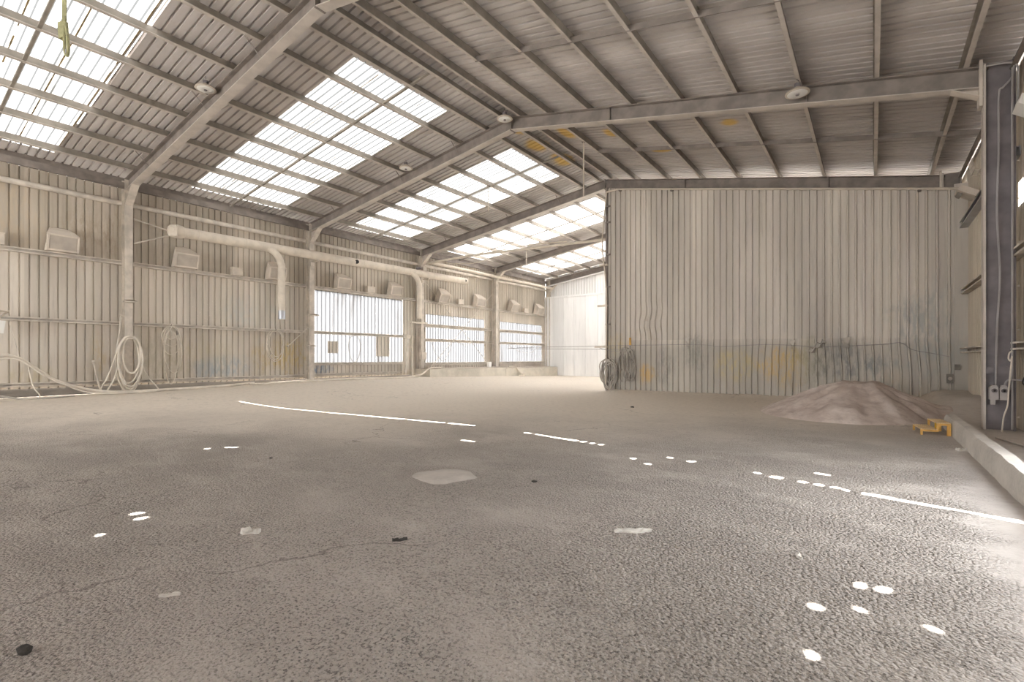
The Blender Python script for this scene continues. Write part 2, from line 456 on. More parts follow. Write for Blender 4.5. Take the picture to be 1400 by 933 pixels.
# holes and slits (floor positions of the sun spots, traced back up to the roof along the sun)
def trace(fx, fy):
    z = 7.5
    for _ in range(30):
        x = fx - KX * z; z = rz(x) + ROOF
    return fx - KX * z, fy - KY * z
SPOTS = [(-7.64, 3.04), (-7.39, 3.05), (-7.27, 3.27), (-7.20, 3.31), (-5.43, 1.45), (-4.77, 1.44), (-4.6, 1.42), (-4.40, 1.11), (-5.7, 3.26),
         (-2.40, 5.85), (-2.14, 5.65), (-2.06, 6.18), (-1.78, 6.11), (-1.02, 5.91), (-0.84, 5.82), (-.80, 5.81), (-0.57, 5.76), (-0.43, 5.72), (-0.29, 5.69),
         (-0.47, 6.28), (-0.41, 6.26), (-0.06, 3.31), (0.04, 3.32), (-0.23, 2.9), (-0.06, 2.99), (0.22, 2.97), (-0.21, 2.41), (-3.5, 6.61), (-3.33, 6.57), (-3.17, 6.54)]
LINES = [((-13.75, 6.53), (-9.2, 6.79), .026), ((-9.15, 6.80), (-5.62, 6.985), .042), ((-4.70, 6.835), (-3.62, 6.63), .07), ((-.24, 5.645), (1.6, 5.10), .075), ((-17.45, 3.22), (-17.1, 3.19), .06), ((-5.05, 5.64), (-4.82, 5.65), .03)]
HOLES = []
for i, (fx, fy) in enumerate(SPOTS):
    x, y = trace(fx, fy); r = .046 if fy > 4 else .033
    HOLES.append([(x + r * math.cos(2 * PI * k / 12), y + r * math.sin(2 * PI * k / 12)) for k in range(12)])
for a, b, w in LINES:
    p, q = Vector(trace(*a)), Vector(trace(*b)); n = (q - p).normalized(); s_ = Vector((-n.y, n.x)) * w / 2
    HOLES.append([tuple(p - s_), tuple(q - s_), tuple(q + s_), tuple(p + s_)])
def inside(p, poly):
    c_ = False; j = len(poly) - 1
    for i in range(len(poly)):
        if (poly[i][1] > p[1]) != (poly[j][1] > p[1]) and p[0] < (poly[j][0] - poly[i][0]) * (p[1] - poly[i][1]) / (poly[j][1] - poly[i][1]) + poly[i][0]: c_ = not c_
        j = i
    return c_
def roof_sheet(name, xa, xb, ya, yb, mat, lift=0.0):
    prof = profile(yb - ya, .1875, .055, .03, .045)
    hs = [h for h in HOLES if max(p[0] for p in h) > xa and min(p[0] for p in h) < xb and max(p[1] for p in h) > ya and min(p[1] for p in h) < yb]
    def ht(s):
        return interp(s, prof)
    if not hs or name == 'skylight_panel':
        v = [roof_pt(x, ya + s, h + lift) for x in (xa, xb) for s, h in prof]; n = len(prof)
        f = [(i, i + 1, n + i + 1, n + i) for i in range(n - 1)]
        return MB().add(v, f).build(name, mat, ceiling)
    P = []; E = []
    for s, h in prof:
        E.append((len(P), len(P) + 1)); P += [Vector((xa, ya + s)), Vector((xb, ya + s))]
    n = len(prof)
    for i in range(n - 1): E += [(2 * i, 2 * i + 2), (2 * i + 1, 2 * i + 3)]
    for h in hs:
        b = len(P)
        P += [Vector((min(max(p[0], xa + .001), xb - .001), min(max(p[1], ya + .0005), yb - .0005))) for p in h]
        E += [(b + i, b + (i + 1) % len(h)) for i in range(len(h))]
    r = delaunay_2d_cdt(P, E, [], 0, 1e-6)
    V = [roof_pt(p.x, p.y, ht(p.y - ya) + lift) for p in r[0]]
    F = []
    for f in r[2]:
        cx = sum(r[0][i].x for i in f) / len(f); cy = sum(r[0][i].y for i in f) / len(f)
        if any(inside((cx, cy), h) for h in hs): continue
        F.append(tuple(f))
    return MB().add(V, F).build(name, mat, ceiling)
# sheet edges along the building; skylight strips in the middle of each bay
edges = []
for k in range(-2, 5):
    Y = 5.277 + 6 * (k - 1)
    d0 = 1.65 if k != 0 else 1.31
    sky = [(Y + d0 + .75 * i, Y + d0 + .75 * (i + 1)) for i in range(4)]
    a = Y + .15; w = (sky[0][0] - a) / 2; b = sky[-1][1]; e = Y + 6.15; w2 = (e - b) / 2
    edges += [(a, a + w, 0), (a + w, a + 2 * w, 0)] + [(p, q, 1) for p, q in sky] + [(b, b + w2, 0), (b + w2, e, 0)]
for a, b, sk in edges:
    if sk:
        roof_sheet('roof_sheet', -9.42, XR, a, b, M['roof'])
        roof_sheet('skylight_panel', -17.95, -9.40, a - .01, b + .01, M['sky_clean'] if a > 18 else M['sky_sheet'], .004)
        roof_sheet('roof_sheet', ROOF_L, -17.93, a, b, M['roof'])
    else:
        roof_sheet('roof_sheet', ROOF_L, XR, a, b, M['roof'])
    roof_sheet('roof_sheet', XR, ROOF_R, a, b, M['roof'])
# brown grime along the side laps of the skylight panels
for a, b, sk in edges:
    if sk and a > .3:
        m = MB()
        xs = [-17.9 + .35 * i for i in range(25)]
        for i in range(24):
            w = .012 + .022 * vnoise(i * .9, a * 3)
            if vnoise(i * .55 + 5, a * 7) > .30:
                p, q = xs[i], xs[i + 1]
                z = -.006
                m.add([roof_pt(p, b - w / 2, z), roof_pt(q, b - w / 2, z), roof_pt(q, b + w / 2, z), roof_pt(p, b + w / 2, z)], [(0, 1, 2, 3)])
        m.build('lap_grime', M['seam'], ceiling)
# ridge capping
m = MB()
for sg in (-1, 1):
    m.add([(XR, -12.6, ZR + ROOF + .06), (XR, 29.4, ZR + ROOF + .06), (XR + sg * .3, 29.4, rz(XR + sg * .3) + ROOF + .045), (XR + sg * .3, -12.6, rz(XR + sg * .3) + ROOF + .045)], [(0, 1, 2, 3)])
m.build('ridge_cap', M['roof'], ceiling)

# ================================================================== WALLS
def wall_sheet(name, mat, parent, axis, plane, a, b, z0, z1, out, h=.038, top=None, rib=.038, tp=.022, pitch=.195):
    """axis 'y': wall in the plane x = plane, running along y; ribs go towards 'out'. top: function for a sloping head"""
    prof = profile(b - a, pitch, rib, tp, h); v = []
    for e in (0, 1):
        for s, hh in prof:
            z = z0 if e == 0 else (top(a + s) if top else z1)
            v.append((plane + out * hh, a + s, z) if axis == 'y' else (a + s, plane + out * hh, z))
    n = len(prof)
    return MB().add(v, [(i, i + 1, n + i + 1, n + i) for i in range(n - 1)]).build(name, mat, parent)
def wall_root(name, loc, label):
    o = bpy.data.objects.new(name, None); C.objects.link(o); o.location = loc; return struct(o, label)

# --- left wall
wl = wall_root('wall_left', (XL, 11, 0), 'long dust-coated ribbed metal side wall with three translucent sections')
WIN = [(11.667, 16.347, 1.04, 4.03), (17.907, 22.587, 1.0, 3.50), (24.147, 28.827, .98, 3.48)]
grid = [11.667 + .78 * k for k in range(-32, 23)]
tops = {}
for i, a in enumerate(grid):
    b = min(a + .78, 29.35)
    if b - a < .1: continue
    win = [w for w in WIN if w[0] - .01 <= a and b <= w[1] + .01]
    gap = hsh(i, 3) > .45
    head = 6.405 if gap else 6.48
    if win:
        w = win[0]
        wall_sheet('cladding_sheet', M['clad_left'], wl, 'y', XL, a, b, .42, w[2] + .02, -1)
        if w[3] < 4.0:
            wall_sheet('cladding_sheet', M['clad_left'], wl, 'y', XL, a, b, w[3] - .02, 4.16, -1)
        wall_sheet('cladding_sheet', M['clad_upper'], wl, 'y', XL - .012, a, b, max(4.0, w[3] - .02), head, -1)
    else:
        wall_sheet('cladding_sheet', M['clad_left'], wl, 'y', XL, a, b, .42, 4.16, -1)
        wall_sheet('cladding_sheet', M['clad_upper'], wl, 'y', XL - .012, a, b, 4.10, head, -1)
MB().box(XL - .05, XL - .03, -12.7, 29.4, 6.43, 6.80).build('eave_flashing', M['steel'], wl)
MB().box(XL - .10, XL - .036, -12.7, 29.4, -.05, .44).build('wall_base', M['base'], wl)
for wi, (a, b, z0_, z1_) in enumerate(WIN):
    wr = wall_root('window_%d' % (wi + 1), (XL, a, z0_), ['large translucent wall section with a brown patched sheet', 'translucent wall section behind the cross bracing', 'farthest translucent wall section by the white end wall'][wi])
    for k in range(6):
        wall_sheet('pane', M['pane_far'] if wi else M['pane'], wr, 'y', XL, a + .78 * k + .003, a + .78 * (k + 1) - .003, z0_, z1_, -1, h=.03)
    if wi == 0:
        wall_sheet('patch_sheet', M['clad_left'], wr, 'y', XL + .02, 14.75, 15.55, 1.32, 2.25, -1)
        wall_sheet('patch_sheet', M['clad_left'], wr, 'y', XL + .02, 12.25, 12.75, 1.45, 1.95, -1)

# --- far end wall with sliding door
we = wall_root('wall_end', (-8, 29.36, 0), 'white painted end wall with ribbed sheets above the door')
for i in range(26):
    a = XL + .78 * i; b = min(a + .78, XRT + .05)
    lo = 5.40 if a < -8.3 else (5.0 if a < .2 else 0)   # unseen opening behind the partition, added to light the far bays
    if b > a: wall_sheet('cladding_sheet', M['clad_white'], we, 'x', 29.36, a, b, lo, 0, 1, top=lambda x: rz(x) + ROOF - .01)
MB().box(XL, -8.3, 29.20, 29.34, 5.34, 5.46).build('door_header', M['clad_white'], we)
dr = wall_root('door_1', (-13, 29.3, 0), 'tall white sliding door in the end wall')
xe = [-17.75, -16.95, -16.15, -15.3, -14.4, -13.5, -12.6, -11.7, -10.8, -9.9, -9.0, -8.3]
for a, b in zip(xe, xe[1:]):
    MB().box(a + .006, b - .006, 29.24, 29.28, .03, 5.34).build('door_panel', M['clad_white'], dr)
MB().box(-17.8, -8.3, 29.29, 29.31, .0, 5.34).build('backing', M['clad_white'], dr)
MB().box(XL, -17.8, 29.26, 29.33, .0, 5.34).build('jamb_panel', M['clad_white'], we)
MB().tube([(-18.2, 29.15, 6.18), (-8.3, 29.15, 6.18 + 9.9 * SL)], .05, 8).build('rake_rail', M['clad_white'], we, True)

# --- wall behind the viewer
wb = wall_root('wall_back', (-8, -12.7, 0), 'ribbed metal end wall with a wide opening added for daylight')
for i in range(27):
    a = XL + .78 * i; b = min(a + .78, XRT + .05)
    lo = 5.0 if -17.5 < a < -3.0 else -.05  # unseen opening to the yard, added and sized for its light
    if b > a: wall_sheet('cladding_sheet', M['clad_right'], wb, 'x', -12.7, a, b, lo, 0, -1, top=lambda x: rz(x) + ROOF - .01)

# --- right wall with an open doorway and a translucent strip
wr_ = wall_root('wall_right', (XRT, 8, 0), 'cream ribbed metal side wall behind the steel columns')
for i in range(55):
    a = -13.24 + .78 * i; b = min(a + .78, 29.36)
    if b <= a: continue
    head = rz(XRT) + ROOF - .03
    if 3.1 < a < 6.6 or 18 < a < 28.5:   # near doorway; the far opening is unseen, added to brighten the far bays
        wall_sheet('cladding_sheet', M['clad_right'], wr_, 'y', XRT, a, b, 3.2, head, 1)
    elif 6.6 < a < 11.2:
        wall_sheet('cladding_sheet', M['clad_right'], wr_, 'y', XRT, a, b, -.05, 3.78, 1)
        wall_sheet('cladding_sheet', M['clad_right'], wr_, 'y', XRT, a, b, 4.18, head, 1)
    else:
        wall_sheet('cladding_sheet', M['clad_right'], wr_, 'y', XRT, a, b, -.05, head, 1)
wn = wall_root('window_4', (XRT, 9.6, 3.78), 'narrow translucent strip in the right wall')
for k in range(4):
    wall_sheet('pane', M['pane'], wn, 'y', XRT + .005, 7.0 + 1.1 * k, 7.0 + 1.1 * (k + 1) - .005, 3.76, 4.20, 1)

# --- partition wall on the third frame line
PY = 17.15
wp = wall_root('wall_partition', (-3, PY, 0), 'tall dusty ribbed metal partition with a dented lower row of sheets')
def part_sheet(name, a, b, z0_, z1f, y, dent=None):
    prof = profile(b - a, .193, .064, .034, .060); rows = 26 if dent else 2; v = []
    for r in range(rows):
        for s, hh in prof:
            x = a + s; zt = z1f(x); z = z0_ + (zt - z0_) * r / (rows - 1); yy = y - hh
            dx = 0
            if dent:
                ox, oy = dent(x, z); dx = ox; yy += oy
            v.append((x + dx, yy, z))
    n = len(prof)
    return MB().add(v, [(r * n + i, r * n + i + 1, (r + 1) * n + i + 1, (r + 1) * n + i) for r in range(rows - 1) for i in range(n - 1)]).build(name, M['clad_part'], wp)
def dent_up(x, z):                       # the buckled panel above the seam
    k = sstep(1 - abs(x + 6.4) / .75) * sstep(1 - abs(z - 2.55) / .72)
    return (-.13 * k * math.sin((z - 1.9) * 3.2), .13 * k + .03 * k * math.sin(x * 9 + z * 6))
def dent_low(x, z):
    t_ = sstep((1.8 - z) / 1.2)
    a = vnoise(x * 1.1 + 3, .3) - .5
    wv = sstep((x + 4.6) / 1.5)
    return (.16 * a * t_ * wv + .03 * wv * (vnoise(x * 2.1, z * 2.2) - .5), .11 * t_ * wv * (vnoise(x * 1.3, z * .9 + 4) - .25))
for i in range(13):
    a = -8.02 + .772 * i; b = min(a + .772, 1.72)
    if b - a < .1: continue
    hd = lambda x: rz(x) - .008
    part_sheet('cladding_sheet', a, b, 1.68, hd, PY, dent_up if -7.6 < a < -5.3 else None)
    part_sheet('cladding_sheet', a, b, -.03, lambda x: 1.90 - .012 * (x + 8), PY - .012, dent_low)
MB().box(1.70, 1.97, PY - .02, PY, -.05, 5.75).build('corner_flashing', M['clad_part'], wp)
MB().box(-8.10, -8.02, PY - .06, PY + .25, -.02, 7.62).build('edge_channel', M['steel'], wp)
# ================================================================== PORTAL FRAMES
ORD = ['', 'nearest', 'second', 'third', 'fourth', 'fifth']
def frame(k):
    Y = FY[k]
    lab = {1: 'nearest steel portal frame crossing the roof at upper left', 2: 'steel portal frame whose right column carries the grey sockets', 3: 'steel portal frame standing over the ribbed partition wall', 4: 'steel portal frame beyond the partition, under the far skylights', 5: 'steel gable frame against the white end wall'}[k]
    t_ = thing('portal_frame', lab, 'steel frame', (XR, Y, 0), 'steel portal frames')
    xl, xr = -18.02, 1.475
    # left column
    dl = .27
    MB().ibeam((xl, Y, fz(xl, Y) - .05), (xl, Y, rz(xl) + DEP), (-1, 0, 0), (0, 1, 0), dl, .20).build('column', M['steel_pale'], t_)
    MB().ibeam((xr, Y, -.02), (xr, Y, rz(xr) + DEP + .04), (1, 0, 0), (0, 1, 0), .38, .20, .03).build('column', M['steel_bare'] if k == 2 else M['steel'], t_)
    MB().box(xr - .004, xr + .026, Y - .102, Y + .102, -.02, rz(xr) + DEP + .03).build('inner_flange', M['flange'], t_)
    for xa, sg in ((xl, -1), (xr, 1)):
        s_ = SL if sg < 0 else SR
        upv = Vector((s_ if sg < 0 else -s_, 0, 0)); upv = Vector((-SL, 0, 1)).normalized() if sg < 0 else Vector((SR, 0, 1)).normalized()
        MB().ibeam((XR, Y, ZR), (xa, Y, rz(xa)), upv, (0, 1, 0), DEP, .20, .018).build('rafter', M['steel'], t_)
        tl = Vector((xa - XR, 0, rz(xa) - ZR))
        MB().sweep([(-.004, -.102), (-.004, .102), (.012, .102), (.012, -.102)], (XR, Y, ZR), (xa, Y, rz(xa)), upv, (0, 1, 0)).build('bottom_flange', M['flange'], t_)  # pale strip on the underside, partly bounce light in the colour
    # haunches below the rafter ends
    for xa, xb, drop in ((xl, xl + .55, .42), (xr, xr - .40, .15)):
        za, zb = rz(xa), rz(xb)
        m = MB()
        m.add([(xa, Y - .008, za), (xb, Y - .008, zb), (xa, Y - .008, za - drop), (xa, Y + .008, za), (xb, Y + .008, zb), (xa, Y + .008, za - drop)], [(0, 1, 2), (3, 5, 4), (1, 4, 5, 2), (0, 2, 5, 3), (0, 3, 4, 1)])
        m.bar((xb, Y, zb - .004), (xa, Y, za - drop), .20, .018, (0, 0, 1))
        m.build('haunch', M['steel_pale'], t_)
    # apex plates and end plates, stiffeners
    MB().box(XR - .02, XR + .02, Y - .11, Y + .11, ZR - .02, ZR + DEP + .02).build('apex_plate', M['steel'], t_)
    MB().box(xr - .055, xr - .01, Y - .105, Y + .105, rz(xr) - .30, rz(xr) + DEP + .12).build('end_plate', M['steel_pale'], t_)
    for x in (-5.2, -1.05):
        MB().box(x - .006, x + .006, Y - .095, Y + .095, rz(x) + .02, rz(x) + DEP - .01).build('stiffener', M['steel'], t_)
    MB().box(xl - dl - .03, xl + .05, Y - .14, Y + .14, fz(xl, Y) - .03, fz(xl, Y) + .025).build('base_plate', M['girt'], t_)
    if k == 2:
        MB().box(xr + .03, xr + .35, Y - .10, Y - .085, .99, 1.10).build('web_plate', M['steel_bare'], t_)
        for zz in (.3, .9, 1.7, 2.4, 3.1, 3.8, 4.4):
            MB().lathe((xr + .405, Y - .1, zz), [(.014, 0), (.014, .016), (0, .018)], (0, -1, 0), 8).build('bolt', M['steel_pale'], t_)
    # fly braces from purlins down to the bottom flange
    for x in (-16.16, -12.59, -10.14):
        for sg in (-1, 1):
            if k == 5 and sg > 0: continue
            MB().bar((x, Y + sg * .42, rz(x) + DEP + .03), (x + .02, Y + sg * .09, rz(x) + .03), .035, .006).build('fly_brace', M['steel'], t_)
    return t_
for k in (1, 2, 3, 4, 5): frame(k)

# ================================================================== PURLINS AND BRIDGING
def zsec(h, w, t_=.012):
    return [(0, -t_ / 2), (0, w), (t_, w), (t_, t_ / 2), (h, t_ / 2), (h, -w), (h - t_, -w), (h - t_, -t_ / 2)]
WORDS = ['first', 'second', 'third', 'fourth', 'fifth', 'sixth', 'seventh', 'eighth', 'ninth', 'tenth']
PL = [-8.42, -9.12, -10.14, -11.35, -12.59, -13.81, -14.97, -16.16, -17.42]
PR = [-7.92, -7.04, -5.86, -4.70, -3.54, -2.36, -1.19, .03, 1.23]
for side, xs in (('left', PL), ('right', PR)):
    for i, x in enumerate(xs):
        up = Vector((-SL, 0, 1)).normalized() if side == 'left' else Vector((SR, 0, 1)).normalized()
        al = Vector((1, 0, SL)).normalized() if side == 'left' else Vector((1, 0, -SR)).normalized()
        z = rz(x) + DEP + .010
        o = MB().sweep(zsec(PUR, .065), (x, -12.6, z), (x, 29.3, z), up, al).build('purlin', M['purlin'])
        tag(o, f'{WORDS[i]} roof purlin from the ridge on the {"skylit left" if side == "left" else "opaque right"} slope', 'purlin', 'roof purlins')
        o.location = (0, 0, 0)
        MB().sweep([(-.004, -.006), (-.004, .067), (.010, .067), (.010, -.006)], (x, -12.6, z), (x, 29.28, z), up, al).build('bottom_flange', M['flange'], o)  # paler than the web, floor bounce partly painted in
for k, Y in enumerate((2.3, 8.32, 14.3, 20.3, 26.3)):
    wn_ = ['above the floor nearest the viewer', 'between the first and second frames', 'between the second frame and the partition', 'just beyond the partition', 'in the last bay'][k]
    z = lambda x: rz(x) + DEP + .05
    o = MB().bar((-8.42, Y, z(-8.42)), (-18.3, Y, z(-18.3)), .06, .045).build('bridging_bar', M['purlin']); tag(o, f'thin bridging bar across left slope purlins {wn_}', 'bar', 'bridging bars')
    if k < 4:
        o = MB().bar((-7.04, Y, z(-7.04)), (1.9, Y, z(1.9)), .02, .11).build('bridging_bar', M['steel']); tag(o, f'flat bridging bar across right slope purlins {wn_}', 'bar', 'bridging bars')

# eave beams along both wall heads
o = MB().sweep(zsec(.2, .07), (-18.22, -12.6, 6.33), (-18.22, 29.2, 6.33), (0, 0, 1), (1, 0, 0)).build('eave_beam', M['steel']); tag(o, 'dark eave beam along the head of the left wall', 'beam')
o = MB().sweep(zsec(.2, .07), (1.86, -12.6, 5.93), (1.86, 29.2, 5.93), (0, 0, 1), (-1, 0, 0)).build('eave_beam', M['steel']); tag(o, 'eave beam along the head of the right wall', 'beam')

# ================================================================== GIRTS
def csec(w, h, t_=.012): return [(0, 0), (0, h), (w, h), (w, h - .03), (w - t_, h - .03), (w - t_, h - t_), (t_, h - t_), (t_, t_), (w - t_, t_), (w - t_, .03), (w, .03), (w, 0)]
def girt(name, x, ya, yb, z, label, h=.13, w=.15, sg=1, mat='girt', grp='wall girts'):
    o = MB().sweep(csec(w, h), (x, ya, z - h / 2), (x, yb, z - h / 2), (sg, 0, 0), (0, 0, 1)).build(name, M[mat]); return tag(o, label, 'girt', grp)
o = MB().tube([(XL + .08, -12.6, 5.92), (XL + .08, 29.2, 5.92)], .075, 10).build('wall_girt', M['girt'], None, True)
tag(o, 'rounded dusty top girt high on the left wall', 'girt', 'wall girts')
girt('wall_girt', XL + .005, -12.6, 29.2, 4.12, 'dusty girt of the left wall carrying the row of hood boxes', .12, .16)
girt('wall_girt', XL + .005, -12.6, 17.1, 2.29, 'waist-high girt of the left wall above the hanging hoses', .11, .14)
girt('wall_girt', XL + .005, -12.6, 11.2, .53, 'lowest girt of the left wall just above the near floor', .11, .14)
girt('wall_girt', XL + .005, 11.5, 16.2, .55, 'lowest girt under the large translucent section', .11, .16)
girt('wall_girt', XL + .005, 11.4, 16.4, 1.00, 'sill girt under the large translucent section', .10, .16)
girt('wall_girt', XL + .005, 17.4, 29.1, 2.90, 'upper rail crossing the two far translucent sections', .16, .18)
girt('wall_girt', XL + .005, 17.4, 29.1, 2.16, 'lower rail crossing the two far translucent sections', .14, .18)
girt('wall_girt', XL + .005, 17.4, 29.1, .95, 'sill girt under the two far translucent sections', .14, .20)
girt('wall_girt', XRT - .005, 11.5, 17.1, 4.66, 'shiny galvanised girt on the right wall behind the column', .16, .16, -1, 'galv')
girt('wall_girt', XRT - .005, 8.7, 17.1, 2.95, 'middle girt on the right wall behind the column', .14, .14, -1)
girt('wall_girt', XRT - .005, 8.7, 17.1, 1.44, 'dust-laden lower girt on the right wall behind the column', .13, .16, -1)
for za in (1.0,):
    o = MB().bar((XL + .22, 16.35, .5), (XL + .22, 16.52, 2.27), .10, .05, (1, 0, 0)).build('leaning_post', M['girt']); tag(o, 'slightly leaning post at the right edge of the large translucent section', 'post')

# ================================================================== HIGH-BAY LAMPS
def lamp(x, y, z, lab):
    t_ = thing('pendant_lamp', lab, 'lamp', (x, y, z), 'round pendant lamps')
    MB().lathe((x, y, z), [(0, .115), (.06, .115), (.075, .10), (.12, .075), (.20, .03), (.215, 0), (.20, -.008), (.175, -.008)], seg=28).build('housing', M['duct'], t_, True)
    ln = MB().lathe((x, y, z), [(.178, -.004), (.16, -.016), (.06, -.020), (.045, -.018), (0, -.018)], seg=28).build('lens', M['glasswhite'], t_, True)
    MB().lathe((x, y, z), [(.035, -.018), (.032, -.034), (0, -.036)], seg=14).build('center_cap', M['steel_bare'], ln, True)
    MB().lathe((x, y, z), [(.06, .115), (.055, .19), (.03, .21), (0, .21)], seg=14).build('driver', M['steel_bare'], t_, True)
    top = rz(x) + DEP + .02
    MB().tube([(x, y, z + .205), (x + .02, y, z + .24), (x - .02, y, z + .28), (x, y, max(top, z + .3))], .008, 6).build('hook', M['steel_bare'], t_)
lamp(-12.19, 5.0, 7.32, 'round pendant lamp beside the nearest frame at upper left')
lamp(-8.17, 10.9, 7.80, 'round pendant lamp at the ridge of the frame with grey sockets')
lamp(-1.17, 10.9, 6.31, 'round pendant lamp on the opaque right slope')
lamp(-12.14, 10.9, 7.34, 'round pendant lamp by the left half of the second frame')

# ================================================================== VENT DUCT
dz = lambda y: 5.20 + .010 * (y - 6)
dx_ = -17.62
dt = thing('ventilation_duct', 'long dust-coated round duct with two drop pipes along the left wall', 'duct', (dx_, 12, 5.2))
pts = [(dx_, 6.55 + .5 * i, dz(6.55 + .5 * i)) for i in range(28)]
mp = MB().tube(pts, .165, 20).build('main_pipe', M['duct'], dt, True)
for yy in (7.0, 8.5, 10.5, 12.0, 13.4, 15.0, 17.0, 18.5):
    MB().lathe((dx_, yy, dz(yy)), [(.163, -.03), (.172, -.028), (.172, .028), (.163, .03)], (0, 1, 0), 20).build('collar', M['duct'], mp, True)
# flared intake end
MB().lathe((dx_, 6.55, dz(6.5)), [(.165, .05), (.20, -.02), (.215, -.16), (.20, -.30), (.13, -.38), (.02, -.40)], (0, 1, 0), 20).build('end_cap', M['duct'], dt, True)
MB().obox((dx_ + .16, 6.25, dz(6.25) - .02), (.10, .07, 0), (-.012, .016, 0), (0, 0, .17)).build('damper_plate', M['duct'], dt)
for y_, zb in ((9.72, 2.66), (16.55, 3.12)):
    p = smooth_path([(dx_ + .05, y_ - .42, dz(y_) - .04), (dx_ + .10, y_ - .18, dz(y_) - .22), (dx_ + .12, y_, dz(y_) - .55), (dx_ + .12, y_ + .01, dz(y_) - .9), (dx_ + .12, y_ + .01, zb)], 4)
    d_ = MB().tube(p, .125, 16).build('drop_pipe', M['duct'], dt, True)
    for q in (.58, .80):
        MB().lathe((dx_ + .12, y_ + .008, dz(y_) - q), [(.123, -.012), (.131, 0), (.123, .012)], (0, 0, 1), 16).build('seam_ring', M['duct'], d_, True)
MB().tube([(dx_ + .13, 9.73, 2.66), (dx_ + .13, 9.73, 2.98)], .1275, 16).build('bare_sleeve', M['galv'], dt, True)
MB().lathe((dx_ + .165, 12.98, dz(13)), [(.085, -.02), (.085, .02), (0, .018)], (1, -.55, -.15), 16).build('port_shade_disc', M['dark'], dt, True)  # this and the next two discs colour in the shade inside openings
MB().lathe((dx_, 20.05, dz(20)), [(.10, .0), (.10, .012), (0, .012)], (0, 1, 0), 16).build('end_shade_disc', M['dark'], dt, True)
MB().lathe((dx_ + .15, 19.85, dz(20)), [(.06, -.02), (.06, .02), (0, .018)], (1, -.3, -.1), 14).build('port_shade_disc', M['dark'], dt, True)
for zz in (5.42, 4.68):
    MB().tube([(-17.95, 5.38, zz), (dx_, 6.42, 5.14)], .022, 8).build('support_arm', M['steel_pale'], dt, True)
for yy in (11.277, 17.277):
    MB().box(-18.0, dx_ + .06, yy - .06, yy + .06, dz(yy) - .21, dz(yy) - .165).build('bracket', M['girt'], dt)
    MB().box(-18.02, -17.98, yy - .08, yy + .08, dz(yy) - .36, dz(yy) - .16).build('bracket_plate', M['girt'], dt)

# ================================================================== HOOD BOXES ON THE GIRT
def hood(y, w, h, lab, tilt=0.0, side=1, x=-18.33, z=4.18, yaw=0.0):
    t_ = thing('hood_box', lab, 'hood box', (x, y, z), 'dusty hood boxes')
    R_ = Matrix.Translation((x, y, z)) @ Matrix.Rotation(yaw, 4, 'Z') @ Matrix.Rotation(tilt, 4, 'Y')
    def put(m): m.v = [tuple(R_ @ Vector(q)) for q in m.v]; return m
    a = w / 2
    prof_ = [(0, 0), (.30, .0), (.40, h * .66), (.20, h * .86), (0, h * 1.0)]
    m = MB(); n = len(prof_)
    taper = [.94, .94, 1.0, .78, .62]
    v = [(p, sg * a * tp, q) for sg in (-1, 1) for (p, q), tp in zip(prof_, taper)]
    m.add(v, [(i, (i + 1) % n, n + (i + 1) % n, n + i) for i in range(n)] + [tuple(range(n)), tuple(range(n, 2 * n))[::-1]])
    put(m).build('body', M['dustbox'], t_)
    # raised frame round the front panel
    fr = Vector((.10, 0, h * .66)).normalized(); nrm = Vector((fr.z, 0, -fr.x))
    c0 = Vector((.30, 0, 0)); L = math.hypot(.10, h * .66)
    pn = MB().obox(c0 + fr * L * .5 + nrm * .006, fr * L * .40, Vector((0, a * .80, 0)), nrm * .006)
    put(pn).build('front_panel', M['dustpanel'], t_)
    for e, lo, hi in ((-1, .0, 0), (1, 0, 0)):
        put(MB().obox(c0 + fr * L * .5 + Vector((0, e * a * .90, 0)) + nrm * .012, fr * L * .50, Vector((0, .025, 0)), nrm * .014)).build('frame_rail', M['dustbox'], t_)
    for q in (.05, .95):
        put(MB().obox(c0 + fr * L * q + nrm * .012, fr * .022, Vector((0, a * .93, 0)), nrm * .014)).build('frame_rail', M['dustbox'], t_)
    # dust heap on top
    hp = MB(); N = 9; v = []
    for i in range(N):
        for j in range(N):
            s_, q = i / (N - 1), j / (N - 1)
            w_ = a * (.66 + .14 * s_) * .92
            zz = h * (1.0 - .13 * s_) + .035 * math.sin(PI * s_) * math.sin(PI * q) * (.6 + .8 * vnoise(y * 3 + i * .8, j * .8))
            v.append((.01 + .19 * s_, (2 * q - 1) * w_, zz + .002))
    hp.add(v, [(i * N + j, i * N + j + 1, (i + 1) * N + j + 1, (i + 1) * N + j) for i in range(N - 1) for j in range(N - 1)])
    put(hp).build('dust_heap', M['duct'], t_, True)
    return t_
hood(3.78, .70, .66, 'large dusty hood box left of the nearest left column')
hood(6.82, .70, .68, 'dusty hood box under the capped end of the round duct')
hood(9.86, .68, .68, 'dusty hood box half behind the near drop pipe')
hood(12.75, .68, .64, 'dusty hood box over the left part of the large translucent section')
hood(15.60, .70, .64, 'dusty hood box left of the far drop pipe')
hood(18.75, .78, .70, 'tilted hood box below the open end of the duct', .22)
hood(21.75, .80, .70, 'hood box right of the crossing brace rods', .05)
hood(25.05, .80, .70, 'hood box above the farthest translucent section', .15)
hood(28.0, .80, .70, 'farthest hood box next to the white end wall', .1)
def small_box(y, w, lab, h=.24):
    t_ = thing('junction_box', lab, 'junction box', (-18.33, y, 4.18), 'small boxes on the girt')
    MB().box(-18.34, -18.18, y - w / 2, y + w / 2, 4.18, 4.18 + h).build('body', M['dustbox'], t_)
    MB().box(-18.35, -18.165, y - w / 2 - .012, y + w / 2 + .012, 4.18 + h, 4.18 + h + .03).build('lid', M['duct'], t_)
small_box(8.5, .36, 'small dusty box between the first two hood boxes past the column')
small_box(14.3, .40, 'small dusty box above the large translucent section')
